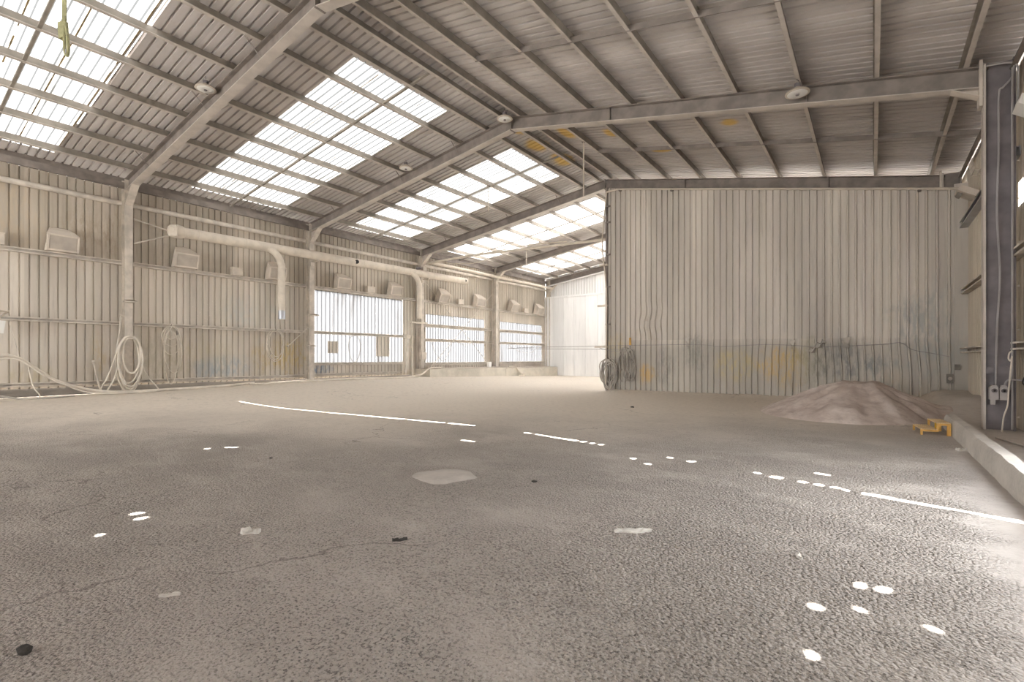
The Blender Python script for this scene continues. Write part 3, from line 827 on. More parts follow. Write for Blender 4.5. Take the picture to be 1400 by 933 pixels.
small_box(20.3, .42, 'small dusty box between two hood boxes by the crossing rods')
small_box(26.6, .42, 'small dusty box above the farthest translucent section')
small_box(2.52, .30, 'small dusty box at the left edge of the view', .28)
# hood on the right wall
def right_hood():
    t_ = thing('wall_lamp', 'tilted dusty flood lamp high on the right wall behind the column', 'lamp', (1.9, 15.6, 5.1))
    MB().obox((1.78, 15.7, 5.12), (.16, 0, -.10), (0, .26, 0), (.035, 0, .055)).build('body', M['dustbox'], t_)
    MB().lathe((1.62, 15.7, 5.16), [(.0, 0), (.10, 0), (.12, .04), (.12, .10)], (1, 0, -.6), 16).build('lens', M['outlet'], t_, True)
    MB().bar((1.95, 15.7, 5.0), (1.82, 15.7, 5.1), .05, .02).build('bracket', M['steel'], t_)
    c_ = thing('wire_basket', 'small wire mesh basket under the right eave behind the column', 'basket', (1.88, 14.6, 5.5))
    for i in range(6):
        MB().tube([(1.72, 14.4 + .09 * i, 5.52), (1.76, 14.4 + .09 * i, 5.28), (1.94, 14.4 + .09 * i, 5.26)], .008, 5).build('wire', M['steel_pale'], c_)
    for (x, z) in ((1.72, 5.52), (1.74, 5.40), (1.76, 5.28), (1.85, 5.27), (1.94, 5.26)):
        MB().tube([(x, 14.38, z), (x, 14.88, z)], .008, 5).build('rail', M['steel_pale'], c_)
right_hood()

# ================================================================== HOSES, RODS AND SMALL THINGS ON THE LEFT WALL
def loop(cx, y, z, ry, rzz, n=40, turns=1.0, wob=.0, ph=0.0, dx=.0):
    P = []
    for i in range(int(n * turns) + 1):
        a = 2 * PI * i / n + ph
        k = 1 + wob * math.sin(a * 3 + ph * 5)
        P.append((cx + dx * i / n + .02 * math.sin(a * 2 + ph), y + ry * math.cos(a) * k, z + rzz * math.sin(a) * k))
    return P
h1 = thing('coiled_hose', 'thick coiled hose hanging on the nearest left column', 'hose', (-17.85, 5.24, 1.85))
for i, (ry, rr, dy, dz_) in enumerate(((.31, .82, 0, 0), (.28, .78, .03, .06), (.25, .70, -.02, .15), (.22, .55, .04, .30), (.30, .74, .0, .10))):
    MB().tube(loop(-17.88 + .035 * i, 5.24 + dy, 1.05 + dz_, ry, rr, 36, 1.0, .02, i * 1.3), .026, 8).build('loop', M['hose'], h1, True)
MB().box(-18.0, -17.72, 5.14, 5.42, 1.80, 1.86).build('hanger', M['hose'], h1)
MB().tube(smooth_path([(-17.8, 5.03, 1.7), (-17.82, 4.9, 1.3), (-17.84, 4.72, .7), (-17.75, 4.5, .30)]), .02, 7).build('tail', M['hose'], h1, True)
MB().tube(smooth_path([(-17.8, 5.05, 1.6), (-17.8, 4.95, 1.0), (-17.8, 4.85, .6), (-17.7, 4.65, .28)]), .02, 7).build('tail', M['hose'], h1, True)
MB().tube(smooth_path([(-17.8, 5.5, 1.2), (-17.8, 5.66, .75), (-17.75, 5.95, .30)]), .018, 7).build('tail', M['hose'], h1, True)
h2 = thing('coiled_hose', 'thin looped hose hanging from the girt right of the nearest left column', 'hose', (-18.2, 6.44, 2.25))
for i, (ry, rr, dy, zc) in enumerate(((.20, .22, .02, 2.07), (.25, .33, 0, 1.95), (.25, .45, .02, 1.80), (.20, .85, -.01, 1.30), (.24, .75, .05, 1.50))):
    MB().tube(loop(-18.22 + .02 * i, 6.44 + dy, zc, ry, rr, 32, 1.0, .04, i * 2.1), .014, 6).build('loop', M['hose'], h2, True)
MB().tube([(-18.3, 6.44, 2.28), (-18.16, 6.44, 2.28), (-18.14, 6.44, 2.33)], .012, 6).build('hook', M['steel'], h2)
h3 = thing('coiled_hose', 'round coiled hose on the wall left of the second left column', 'hose', (-18.2, 9.87, 2.28))
for i, (ry, rr, dy, zc) in enumerate(((.32, .55, 0, 1.76), (.29, .50, .05, 1.80), (.33, .58, -.02, 1.70))):
    MB().tube(loop(-18.22 + .03 * i, 9.87 + dy, zc, ry, rr, 36, 1.0, .03, i * 1.1), .018, 7).build('loop', M['hose'], h3, True)
MB().tube([(-18.3, 9.87, 2.29), (-18.14, 9.87, 2.29), (-18.13, 9.87, 2.34)], .012, 6).build('hook', M['steel'], h3)
MB().lathe((-18.18, 9.55, 1.75), [(.03, -.03), (.035, 0), (.03, .03), (0, .03)], (0, .3, 1), 10).build('coupling', M['duct'], h3)
h4 = thing('hanging_hose', 'thin hose loop hanging in front of the large translucent section', 'hose', (-18.25, 13.5, 2.2))
MB().tube(loop(-18.25, 13.45, 1.66, .30, .58, 36, 1.0, .03), .012, 6).build('loop', M['hose_grey'], h4, True)
MB().tube([(-18.4, 13.45, 2.24), (-18.24, 13.45, 2.24)], .01, 6).build('hook', M['steel'], h4)

def on_floor(pts, lift=.02): return [(x, y, fz(x, y) + lift + dz_) for x, y, dz_ in pts]
o = MB().tube(smooth_path([(-17.6, -1.5, .22), (-17.65, .2, .24), (-17.72, 1.1, .45), (-17.75, 1.8, .95), (-17.75, 2.4, 1.25), (-17.75, 2.70, 1.31), (-17.75, 2.95, 1.18), (-17.75, 3.2, .95), (-17.74, 3.5, .70), (-17.72, 3.9, .48), (-17.70, 4.4, .33), (-17.62, 5.0, .26), (-17.6, 6.0, .27), (-17.6, 7.7, .31), (-17.62, 8.8, .37)]), .045, 10).build('arched_hose', M['hose'], None, True)
tag(o, 'thick hose arching off the wall and running along its foot', 'hose')
o = MB().tube(smooth_path([(-17.45, -1.0, .21), (-17.5, .3, .22), (-17.6, 1.2, .42), (-17.66, 1.9, .92), (-17.66, 2.45, 1.19), (-17.66, 2.8, 1.22), (-17.65, 3.1, 1.0), (-17.62, 3.4, .72), (-17.6, 3.75, .52), (-17.58, 4.2, .30), (-17.5, 4.9, .235), (-17.42, 5.8, .25)]), .022, 8).build('thin_hose', M['hose'], None, True)
tag(o, 'thin hose running beside the thick arched hose', 'hose')
o = MB().tube(smooth_path([(-17.3, .5, .20), (-17.35, 1.6, .22), (-17.42, 2.4, .30), (-17.4, 2.8, .22), (-17.35, 3.1, .20), (-17.35, 3.5, .215), (-17.4, 3.9, .23)]), .022, 8).build('floor_cable', M['hose_grey'], None, True)
tag(o, 'grey cable lying on the floor at the left edge', 'cable')
o = MB().tube(smooth_path([(-17.7, 3.02, 1.12), (-17.6, 3.05, .8), (-17.52, 3.1, .5), (-17.4, 3.2, .25), (-17.3, 3.0, .20), (-17.2, 2.4, .20)]), .014, 6).build('hanging_cable', M['hose'], None, True)
tag(o, 'thin cable dropping from the arched hose to the floor', 'cable')
o = MB().tube(smooth_path(on_floor([(-17.55, 8.6, .02), (-17.5, 9.6, 0), (-17.45, 11.0, 0), (-17.5, 12.4, .02), (-17.45, 14.3, 0), (-17.5, 15.6, 0), (-17.52, 16.3, .06)]) + [(-17.5, 16.75, .48), (-17.45, 17.2, .74), (-17.4, 17.9, .76)]), .038, 8).build('floor_hose', M['hose'], None, True)
tag(o, 'long hose along the foot of the wall rising onto the plinth', 'hose')
o = MB().tube(smooth_path(on_floor([(-17.2, 10.2, 0), (-17.3, 11.6, 0), (-17.1, 13.0, 0), (-17.25, 14.8, 0), (-17.2, 16.2, 0)])), .02, 7).build('floor_hose', M['hose'], None, True)
tag(o, 'thinner hose on the floor before the large translucent section', 'hose')

def rod(name, p, q, r, lab, ends=True, group=None):
    t_ = thing(name, lab, 'rod', q if q[2] < p[2] else p, group)
    MB().tube([p, q], r, 8).build('shaft', M['girt'], t_, True)
    if ends:
        for e in (p, q): MB().lathe(e, [(.01, -.035), (.04, -.03), (.045, 0), (.04, .03), (.01, .035)], (0, 1, .2), 10).build('end_fitting', M['girt'], t_, True)
    return t_
rod('lever_rod', (-18.12, 5.13, 2.50), (-18.05, 4.99, 1.42), .022, 'slanted lever rod on the left side of the nearest column', True, 'lever rods')
rod('lever_rod', (-18.08, 11.12, 2.42), (-18.10, 10.32, 1.70), .020, 'slanted lever rod reaching from the second column to the coil', True, 'lever rods')
rod('lever_rod', (-18.1, 4.46, 1.14), (-18.0, 4.60, .30), .026, 'short rod standing against the wall left of the nearest column', True, 'lever rods')
for (y, z, w, lab) in ((5.277, 2.96, .30, 'dust-covered ledge plate on the nearest left column'), (11.277, 2.97, .38, 'upper ledge plate on the second left column'), (11.20, 1.74, .26, 'lower ledge plate on the second left column')):
    t_ = thing('ledge_plate', lab, 'ledge', (-17.95, y, z), 'ledge plates on columns')
    MB().box(-18.03, -17.83, y - w / 2, y + w / 2, z - .05, z - .02).build('plate', M['girt'], t_)
    m = MB(); N = 8; v = []
    for i in range(N):
        for j in range(N):
            v.append((-18.03 + .21 * i / (N - 1), y + (j / (N - 1) - .5) * (w + .03), z - .02 + .055 * math.sin(PI * j / (N - 1)) ** .7 * (.5 + .5 * math.sin(PI * i / (N - 1)))))
    m.add(v, [(i * N + j, i * N + j + 1, (i + 1) * N + j + 1, (i + 1) * N + j) for i in range(N - 1) for j in range(N - 1)]).build('dust_heap', M['duct'], t_, True)
# item cut by the left edge of the view
t_ = thing('wall_rack', 'dusty wire-topped rack with a white card at the left edge', 'rack', (-18.0, 2.5, 2.2))
MB().obox((-18.0, 2.40, 2.46), (.20, 0, 0), (0, .32, 0), (0, 0, .012)).build('shelf', M['duct'], t_)
for i in range(5): MB().bar((-17.82, 2.18 + .12 * i, 2.45), (-18.1, 2.25 + .07 * i, 2.24), .012, .012).build('wire', M['girt'], t_)
MB().bar((-17.83, 2.70, 2.45), (-18.2, 2.48, 2.18), .03, .03).build('bracket', M['duct'], t_)
MB().obox((-17.9, 2.44, 2.05), (.006, 0, 0), (0, .19, -.02), (0, .02, .16)).build('card', M['white'], t_)
t_ = thing('wire_hook', 'thin wire hook standing on the arched hose', 'hook', (-17.72, 2.86, 1.3))
MB().tube(smooth_path([(-17.72, 2.86, 1.26), (-17.72, 2.84, 1.45), (-17.78, 2.80, 1.7), (-18.0, 2.72, 2.2)]), .008, 6).build('wire', M['girt'], t_)

# small camera and lamp on the third column
t_ = thing('security_camera', 'small white-lensed camera under the knee of the third left column', 'camera', (-17.95, 17.1, 5.6))
MB().lathe((-17.9, 16.85, 5.62), [(0, -.10), (.06, -.10), (.07, -.08), (.07, .10), (0, .12)], (.4, .8, .2), 14).build('body', M['steel_bare'], t_, True)
MB().lathe((-17.9, 16.85, 5.62), [(.05, -.108), (.02, -.115), (0, -.115)], (.4, .8, .2), 12).build('lens', M['white'], t_, True)
MB().bar((-17.98, 17.2, 5.70), (-17.9, 16.9, 5.62), .04, .04).build('arm', M['steel_bare'], t_)
t_ = thing('junction_box', 'pale box on top of the third left column', 'junction box', (-17.98, 17.277, 5.55))
MB().box(-18.0, -17.86, 17.16, 17.40, 5.50, 5.72).build('body', M['dustbox'], t_); MB().box(-18.01, -17.85, 17.15, 17.41, 5.72, 5.75).build('lid', M['duct'], t_)
t_ = thing('junction_box', 'pale box low on the third left column', 'junction box', (-17.98, 17.25, 1.3))
MB().box(-18.0, -17.84, 17.05, 17.36, 1.18, 1.50).build('body', M['dustbox'], t_); MB().box(-18.01, -17.83, 17.04, 17.37, 1.50, 1.53).build('lid', M['duct'], t_)
# pole stand below the far drop pipe
t_ = thing('pole_stand', 'thin standing frame of pipe under the far drop pipe', 'stand', (-17.65, 16.4, .3))
MB().tube([(-17.65, 16.28, fz(-17.65, 16.28)), (-17.65, 16.24, 2.92)], .03, 8).build('pole', M['duct'], t_, True)
MB().box(-17.72, -17.52, 16.10, 17.10, 2.90, 2.97).build('top_bar', M['duct'], t_)
for zz, y_ in ((2.30, 16.02), (1.75, 16.06), (.62, 16.1)):
    MB().tube([(-17.65, 16.26, zz), (-17.70, y_, zz + .02)], .022, 6).build('peg', M['duct'], t_, True)
MB().box(-17.74, -17.58, 15.83, 16.06, 2.16, 2.34).build('clamp_box', M['duct'], t_)

# brace rods, far pipes, tie pipe
rod('brace_rod', (-18.12, 17.6, 5.0), (-18.12, 22.95, .6), .014, 'crossing brace rod falling to the right in front of the second translucent section', False, 'cross brace rods')
rod('brace_rod', (-18.16, 23.1, 5.1), (-18.16, 17.9, .72), .014, 'crossing brace rod rising to the right in front of the second translucent section', False, 'cross brace rods')
o = MB().tube([(-18.0, 17.45, 5.93), (-15.2, 17.48, 6.00), (-8.2, 17.46, 5.78)], .05, 10).build('tie_pipe', M['duct'], None, True); tag(o, 'pale tie pipe running from the third left column to the partition edge', 'pipe')
o = MB().tube([(-17.75, 17.6, 5.98), (-17.75, 29.1, 5.98)], .085, 12).build('wall_pipe', M['duct'], None, True); tag(o, 'fat pale pipe along the head of the far left wall', 'pipe')
o = MB().tube(smooth_path([(-16.2, 17.55, 6.02), (-15.0, 18.4, 6.25), (-13.5, 19.0, 6.45), (-12.2, 18.6, 6.35), (-11.0, 17.9, 6.1), (-10.0, 17.5, 5.95)]), .022, 6).build('slack_cable', M['duct'], None, True); tag(o, 'slack pale cable looping above the tie pipe', 'cable')
o = MB().tube(smooth_path([(-17.4, 17.5, 5.95), (-15.6, 18.2, 5.80), (-14.3, 18.8, 6.2), (-13.0, 19.6, 6.7)]), .018, 6).build('slack_cable', M['duct'], None, True); tag(o, 'slack cable sagging below the tie pipe near the third column', 'cable')
for (x, y, zb, lab) in ((-7.04, 13.35, 6.10, 'thin hanging rod below the ridge by the partition'), (-11.35, 14.15, 6.60, 'thin hanging rod below the skylight between second frame and partition'), (-14.97, 21.9, 6.1, 'thin hanging rod below the skylight beyond the partition'), (-9.12, 10.6, 6.55, 'thin rod hanging beside the ridge lamp')):
    if x == -9.12: continue
    t_ = thing('hanging_rod', lab, 'rod', (x, y, zb), 'hanging rods')
    MB().tube([(x, y, rz(x) + DEP + .01), (x, y, zb)], .022 if x > -8 else .012, 8).build('shaft', M['duct'], t_, True)
    MB().box(x - .05, x + .05, y - .04, y + .04, rz(x) + DEP - .005, rz(x) + DEP + .02).build('clamp', M['steel'], t_)
# cables on the far translucent sections
o = MB().tube(smooth_path([(-18.2, 18.0, 2.2), (-18.15, 18.3, 1.5), (-18.1, 18.8, 1.1), (-18.1, 19.3, 1.6), (-18.1, 19.6, 2.1), (-18.1, 20.6, 1.95), (-18.15, 21.3, 2.2)]), .012, 6).build('slack_cable', M['hose_grey'], None, True); tag(o, 'slack cable swinging before the second translucent section', 'cable')
o = MB().tube(smooth_path([(-18.28, 24.6, 2.12), (-18.15, 25.6, 1.7), (-18.15, 27.0, 1.6), (-18.28, 28.6, 2.12)]), .012, 6).build('slack_cable', M['hose_grey'], None, True); tag(o, 'slack cable swinging before the farthest translucent section', 'cable')

# plinth along the far part of the left wall
t_ = thing('concrete_plinth', 'low dusty concrete plinth along the far left wall', 'plinth', (-17.4, 22, 0))
MB().box(-18.40, -17.38, 17.15, 23.3, .0, .70).build('block', M['plinth'], t_)
MB().box(-18.40, -17.36, 23.3, 29.15, .0, .64).build('block', M['plinth'], t_)
m = MB(); N1, N2 = 4, 60; v = []
for i in range(N1):
    for j in range(N2):
        y_ = 17.2 + 11.9 * j / (N2 - 1); v.append((-18.38 + .98 * i / (N1 - 1), y_, (.705 if y_ < 23.3 else .645) + .05 * vnoise(i * .9, j * .45) * (1 if 0 < i < N1 - 1 else .2)))
m.add(v, [(i * N2 + j, i * N2 + j + 1, (i + 1) * N2 + j + 1, (i + 1) * N2 + j) for i in range(N1 - 1) for j in range(N2 - 1)]).build('dust_layer', M['duct'], t_, True)
o = MB().tube(smooth_path([(-17.6, 23.9, .72), (-17.35, 24.2, .70), (-17.2, 24.5, .4), (-17.0, 24.7, .22), (-16.8, 23.8, .2)]), .04, 8).build('short_hose', M['duct'], None, True); tag(o, 'short pale hose hanging over the plinth edge', 'hose')
o = MB().box(-17.7, -17.55, 21.95, 22.15, .70, 1.02).build('white_post', M['white']); tag(o, 'short white post standing on the plinth by the second translucent section', 'post')

# ================================================================== PARTITION DETAILS
t_ = thing('conduit_pipe', 'pale conduit running along the head and down the edge of the partition', 'pipe', (-8.05, 17.0, 0))
hp = [(-8.02, 17.02, 7.42), (-7.6, 17.02, 7.44)] + [(-7.2 + i, 17.02, rz(-7.2 + i) - .06) for i in range(10)]
MB().tube(hp, .035, 8).build('top_run', M['duct'], t_, True)
MB().tube(smooth_path([(-8.02, 17.02, 7.42), (-8.12, 17.02, 6.4), (-8.2, 17.02, 5.4), (-8.06, 17.02, 4.2), (-8.02, 17.02, 3.0), (-8.06, 17.02, .15)]), .03, 8).build('side_run', M['duct'], t_, True)
for zz in (1.2, 2.5, 3.9, 5.1, 6.3, 6.9): MB().box(-8.08, -7.90, 17.03, 17.09, zz - .03, zz + .03).build('clip', M['steel'], t_)
for x in (-7.5, -5.6, 1.0): MB().box(x - .04, x + .04, 17.0, 17.12, rz(x) - .12, rz(x) - .01).build('clip', M['steel'], t_)
for zz, w, lab in ((1.66, .42, 'lowest stub bracket on the partition edge'), (3.20, .30, 'middle stub bracket on the partition edge'), (4.72, .22, 'upper stub bracket on the partition edge')):
    o = MB().box(-8.10 - w, -8.0, 17.02, 17.12, zz - .03, zz + .04).build('stub_bracket', M['duct']); tag(o, lab, 'bracket', 'stub brackets')
def bundle(cx, cz, ry, rr, n, lab, r=.018, seed=1):
    rnd = random.Random(seed)
    t_ = thing('hose_bundle', lab, 'hose', (cx, 17.0, cz + rr))
    for i in range(n):
        a, b = ry * rnd.uniform(.35, 1.05), rr * rnd.uniform(.62, 1.05)
        ox, oz = rnd.uniform(-.12, .12), (rr - b) * rnd.uniform(-.9, 1)
        P = []
        for k in range(33):
            q = 2 * PI * k / 32; wv = 1 + .09 * math.sin(3 * q + i * 1.7) + .05 * math.sin(5 * q + i)
            P.append((cx + ox + a * math.cos(q) * wv, 17.02 - .02 * (i % 5) - .02 * math.sin(q), cz + oz + b * math.sin(q) * wv))
        MB().tube(P, r, 6).build('loop', M['hose_grey'], t_, True)
    MB().tube([(cx, 17.12, cz + rr), (cx, 16.98, cz + rr), (cx, 16.97, cz + rr + .06)], .014, 6).build('hook', M['steel'], t_)
bundle(-7.93, .66, .34, .56, 9, 'tangled hose bundle at the left edge of the partition', .020, 3)
bundle(-7.20, .98, .24, .62, 8, 'hose bundle hung right of the tangled one on the partition', .018, 5)
o = MB().box(-7.14, -7.07, 17.03, 17.06, 1.70, 1.98).build('yellow_tag', M['wood']); tag(o, 'small yellow hanging strip above the right hose bundle', 'strip')
o = MB().tube(smooth_path([(-8.3, 17.02, 1.62), (-7.8, 17.0, 1.50), (-7.2, 17.0, 1.55), (-12.6, 17.02, 1.66), (-5.4, 17.03, 1.70), (-4.0, 17.03, 1.62), (-2.6, 17.03, 1.66), (-1.2, 17.03, 1.58), (.2, 17.03, 1.62), (.60, 17.03, 1.66), (.85, 17.03, 1.47), (1.2, 17.03, 1.38), (1.6, 17.03, 1.28)], 5), .010, 6).build('slack_cable', M['cable'], None, True); tag(o, 'thin cable strung along the seam of the partition', 'cable')
for i, (x, z, w, hgt, lab) in enumerate(((-5.05, 1.72, .14, .36, 'torn sheet edge on the partition left of centre'), (-1.95, 1.58, .12, .30, 'curled torn sheet edge left of the crumpled rag'), (-.62, 1.66, .20, .28, 'curled torn sheet edge above the sand pile'))):
    m = MB(); v = []
    for r in range(5):
        for q in range(4):
            v.append((x + w * (q / 3 - .5) + .04 * math.sin(r + q), 17.07 - .05 - .04 * math.sin(r * 1.3 + q * 1.1), z + hgt * (r / 4 - .5) + .05 * (q / 3)))
    m.add(v, [(r * 4 + q, r * 4 + q + 1, (r + 1) * 4 + q + 1, (r + 1) * 4 + q) for r in range(4) for q in range(3)])
    o = m.build('torn_flap', M['clad_part'], None, True); tag(o, lab, 'flap', 'torn flaps on the partition')
m = MB(); N = 9; v = []
for i in range(N):
    p = Vector((-1.50, 17.02, 1.44)).lerp(Vector((-1.14, 17.0, 1.74)), i / (N - 1))
    w = .06 + .05 * math.sin(i * 1.7)
    for k in range(6):
        a = 2 * PI * k / 6; v.append((p.x - w * .6 * math.cos(a), p.y + .05 * math.sin(a) - .02, p.z + w * .8 * math.cos(a) + .02 * math.sin(i * 3 + k)))
m.add(v, [(i * 6 + k, i * 6 + (k + 1) % 6, (i + 1) * 6 + (k + 1) % 6, (i + 1) * 6 + k) for i in range(N - 1) for k in range(6)] + [tuple(range(6)), tuple(range((N - 1) * 6, N * 6))])
o = m.build('rag', M['hose_grey'], None, True); tag(o, 'crumpled grey rag snagged on the partition seam', 'rag')
t_ = thing('wall_outlet', 'small dirty outlet box near the right end of the partition', 'outlet', (1.61, 17.1, .6))
MB().box(1.55, 1.68, 17.05, 17.11, .59, .83).build('body', M['outlet'], t_); MB().lathe((1.615, 17.05, .71), [(.045, 0), (.045, .012), (.03, .012), (.028, .004), (0, .004)], (0, -1, 0), 14).build('socket', M['steel_pale'], t_)
o = MB().box(1.71, 1.82, 17.08, 17.14, .94, 1.08).build('junction_box', M['outlet']); tag(o, 'small brown square box on the corner strip of the partition', 'junction box')

# ================================================================== RIGHT COLUMN FITTINGS
t_ = thing('conduit', 'grey conduit snaking down the web of the right column', 'conduit', (1.63, 11.15, .8))
MB().tube(smooth_path([(1.83, 11.14, 5.97), (1.80, 11.14, 5.75), (1.70, 11.14, 5.62), (1.65, 11.14, 5.5), (1.65, 11.16, 4.6), (1.63, 11.16, 3.6), (1.665, 11.16, 2.6), (1.63, 11.16, 1.7), (1.615, 11.16, .8)]), .014, 7).build('pipe', M['cable'], t_, True)
MB().tube([(1.805, 11.14, 5.9), (1.805, 11.14, .1)], .016, 7).build('pipe', M['cable'], t_, True)
MB().tube(smooth_path([(1.5, 11.12, 6.02), (1.75, 11.12, 5.99), (1.86, 11.12, 5.90), (1.87, 11.12, 5.6), (1.86, 11.12, 5.2)]), .016, 7).build('pipe', M['cable'], t_, True)
for i, (x, lab) in enumerate(((1.585, 'left grey industrial socket on the right column'), (1.70, 'right grey industrial socket on the right column'))):
    t_ = thing('power_socket', lab, 'socket', (x, 11.1, .57), 'pair of grey sockets')
    m = MB(); pr_ = [(-.052, .0), (.052, .0), (.052, .19), (.025, .235), (-.025, .235), (-.052, .19)]
    v = [(x + a, y_, .57 + b) for y_ in (11.06, 11.18) for a, b in pr_]
    m.add(v, [(k, (k + 1) % 6, 6 + (k + 1) % 6, 6 + k) for k in range(6)] + [tuple(range(6))[::-1], tuple(range(6, 12))]).build('body', M['socket'], t_)
    MB().lathe((x, 11.06, .72), [(.036, 0), (.036, .02), (.026, .022), (.024, .006), (0, .006)], (0, -1, 0), 16).build('face_ring', M['steel_bare'], t_, True)
    MB().box(x - .012, x + .012, 11.03, 11.05, .70, .74).build('switch', M['dark'], t_)
    if i == 0: MB().box(x - .04, x + .015, 11.08, 11.15, .49, .57).build('cable_gland', M['socket'], t_)
    else: MB().tube(smooth_path([(x + .01, 11.1, .80), (x + .03, 11.06, .88), (x + .08, 11.04, .90), (x + .2, 11.03, .89), (x + .25, 11.0, .86)]), .014, 6).build('cable', M['cable'], t_, True)
o = MB().tube(smooth_path([(1.76, 10.88, 1.36), (1.73, 10.88, 1.32), (1.72, 10.88, 1.24), (1.745, 10.88, 1.2), (1.76, 10.88, 1.27), (1.74, 10.88, 1.0), (1.72, 10.88, .7), (1.71, 10.88, .5), (1.665, 10.86, .33), (1.64, 10.85, fz(1.64, 10.85) + .01)]), .011, 6).build('loose_cable', M['hose'], None, True); tag(o, 'pale loose cable hanging in front of the grey sockets', 'cable')
o = MB().tube(smooth_path([(1.93, 10.95, 1.0), (1.90, 11.0, .85), (1.95, 10.7, .80), (1.93, 10.4, .78)]), .011, 6).build('loose_cable', M['dark'], None, True); tag(o, 'black loose cable right of the column', 'cable')
o = MB().tube(smooth_path([(1.45, 10.0, fz(1.45, 10) + .02), (1.6, 9.3, fz(1.6, 9.3) + .02), (1.75, 9.2, fz(1.75, 9.2) + .02), (1.9, 8.9, fz(1.9, 8.9) + .02)]), .012, 6).build('loose_cable', M['hose_grey'], None, True); tag(o, 'cable lying on the dust at the foot of the right column', 'cable')
t_ = thing('wall_lamp', 'white-bodied lamp on the right wall by the knee of the column', 'lamp', (1.9, 10.95, 5.2))
MB().obox((1.88, 10.85, 5.15), (.07, 0, -.05), (0, .22, 0), (.02, 0, .07)).build('body', M['white'], t_); MB().box(1.88, 1.97, 10.8, 10.9, 5.18, 5.24).build('bracket', M['steel'], t_)

# ================================================================== KERB, SAND, STEP
t_ = thing('concrete_kerb', 'pale dusty concrete kerb running along the right side of the floor', 'kerb', (1.1, 8, 0))
rows = []
for j in range(60):
    y_ = 3.2 + 8.5 * j / 59; w = .012 * (vnoise(j * .7, 2) - .5)
    rows.append([(1.015 + w, y_, -.06), (1.03 + w, y_, .20), (1.06 + w, y_, .245 + w), (1.17 + w, y_, .25 + w), (1.20, y_, .21), (1.21, y_, -.06)])
m = MB(); v = [p for r in rows for p in r]
m.add(v, [(j * 6 + k, j * 6 + k + 1, (j + 1) * 6 + k + 1, (j + 1) * 6 + k) for j in range(59) for k in range(5)] + [tuple(range(6)), tuple(range(59 * 6, 60 * 6))])
m.build('kerb_block', M['kerb'], t_, True)

N = 90; v = []
def pile(x, y):
    dx, dy = x + .22, y - 13.45
    ang = math.atan2(dy, dx)
    rr = 1.95 - .50 * math.cos(ang) * (dx > 0) + .10 * math.sin(3 * ang + 1)
    if dx < 0: rr += .15 * abs(math.cos(ang))
    d = math.hypot(dx * 1.0, dy * .92) / rr
    h = .90 * (1 - d)
    h = min(h, .70 + .03 * vnoise(x * 4, y * 4) - .05 * d)
    if 0 < h: h += .15 * (vnoise(ang * 8, d * 2.4) - .5) * min(1, d * 2) * min(1, h * 5) + .035 * (vnoise(x * 7, y * 7) - .5) * min(1, h * 6)
    return h
for i in range(N):
    for j in range(N):
        x = -2.7 + 5.0 * i / (N - 1); y = 11.0 + 5.4 * j / (N - 1)
        h = pile(x, y); b = fz(x, y)
        v.append((x, y, b + h if h > 0 else b - .03 + .2 * max(h, -.3)))
fs = []
for i in range(N - 1):
    for j in range(N - 1):
        q = (i * N + j, i * N + j + 1, (i + 1) * N + j + 1, (i + 1) * N + j)
        if max(v[k][2] - fz(v[k][0], v[k][1]) for k in q) > -.02 and max(v[k][0] for k in q) < 1.9: fs.append(q)
o = MB().add(v, fs).build('sand_pile', M['sand'], None, True); tag(o, 'low pile of pinkish sand heaped against the partition', 'sand pile')

# slatted two-step stool
t_ = thing('step_stool', 'small yellow slatted two-step wooden stool by the kerb', 'step stool', (.85, 10.75, 0))
O = Vector((.625, 10.42, 0)); ex = Vector((.98, .20, 0)).normalized(); ey = Vector((-.10, .98, 0)).normalized(); ez = Vector((0, 0, 1))
base_z = fz(.85, 10.7)
def SB(name, x0_, x1_, y0_, y1_, z0_, z1_, mat):
    c_ = O + ex * (x0_ + x1_) / 2 + ey * (y0_ + y1_) / 2 + ez * (base_z + (z0_ + z1_) / 2)
    return MB().obox(c_, ex * (x1_ - x0_) / 2, ey * (y1_ - y0_) / 2, ez * (z1_ - z0_) / 2).build(name, mat, t_)
Lw, Uw, Dp, h1_, h2_ = .225, .165, .66, .090, .195
for yy in (0, Dp - .03):
    SB('rail', .0, Lw, yy, yy + .03, h1_ - .03, h1_, M['wood']); SB('rail', Lw - .02, Lw + Uw, yy, yy + .03, h2_ - .03, h2_, M['wood'])
    SB('leg', 0, .03, yy, yy + .03, 0, h1_ - .03, M['wood']); SB('leg', Lw + Uw - .05, Lw + Uw, yy, yy + .03, 0, h2_ - .03, M['wood'])
    SB('riser', Lw - .02, Lw + .01, yy, yy + .03, h1_ - .03, h2_ - .03, M['wood'])
SB('brace_block', Lw + .07, Lw + .10, Dp - .06, Dp - .03, .05, h2_ - .03, M['yellow'])
for k in range(8): SB('slat', .004 + k * .028, (.004 + k * .028) + .015, -.005, Dp + .005, h1_, h1_ + .014, M['wood_dusty'])
for k in range(7): SB('slat', Lw - .018 + k * .027, Lw - .018 + k * .027 + .015, -.005, Dp + .005, h2_, h2_ + .014, M['wood_dusty'])

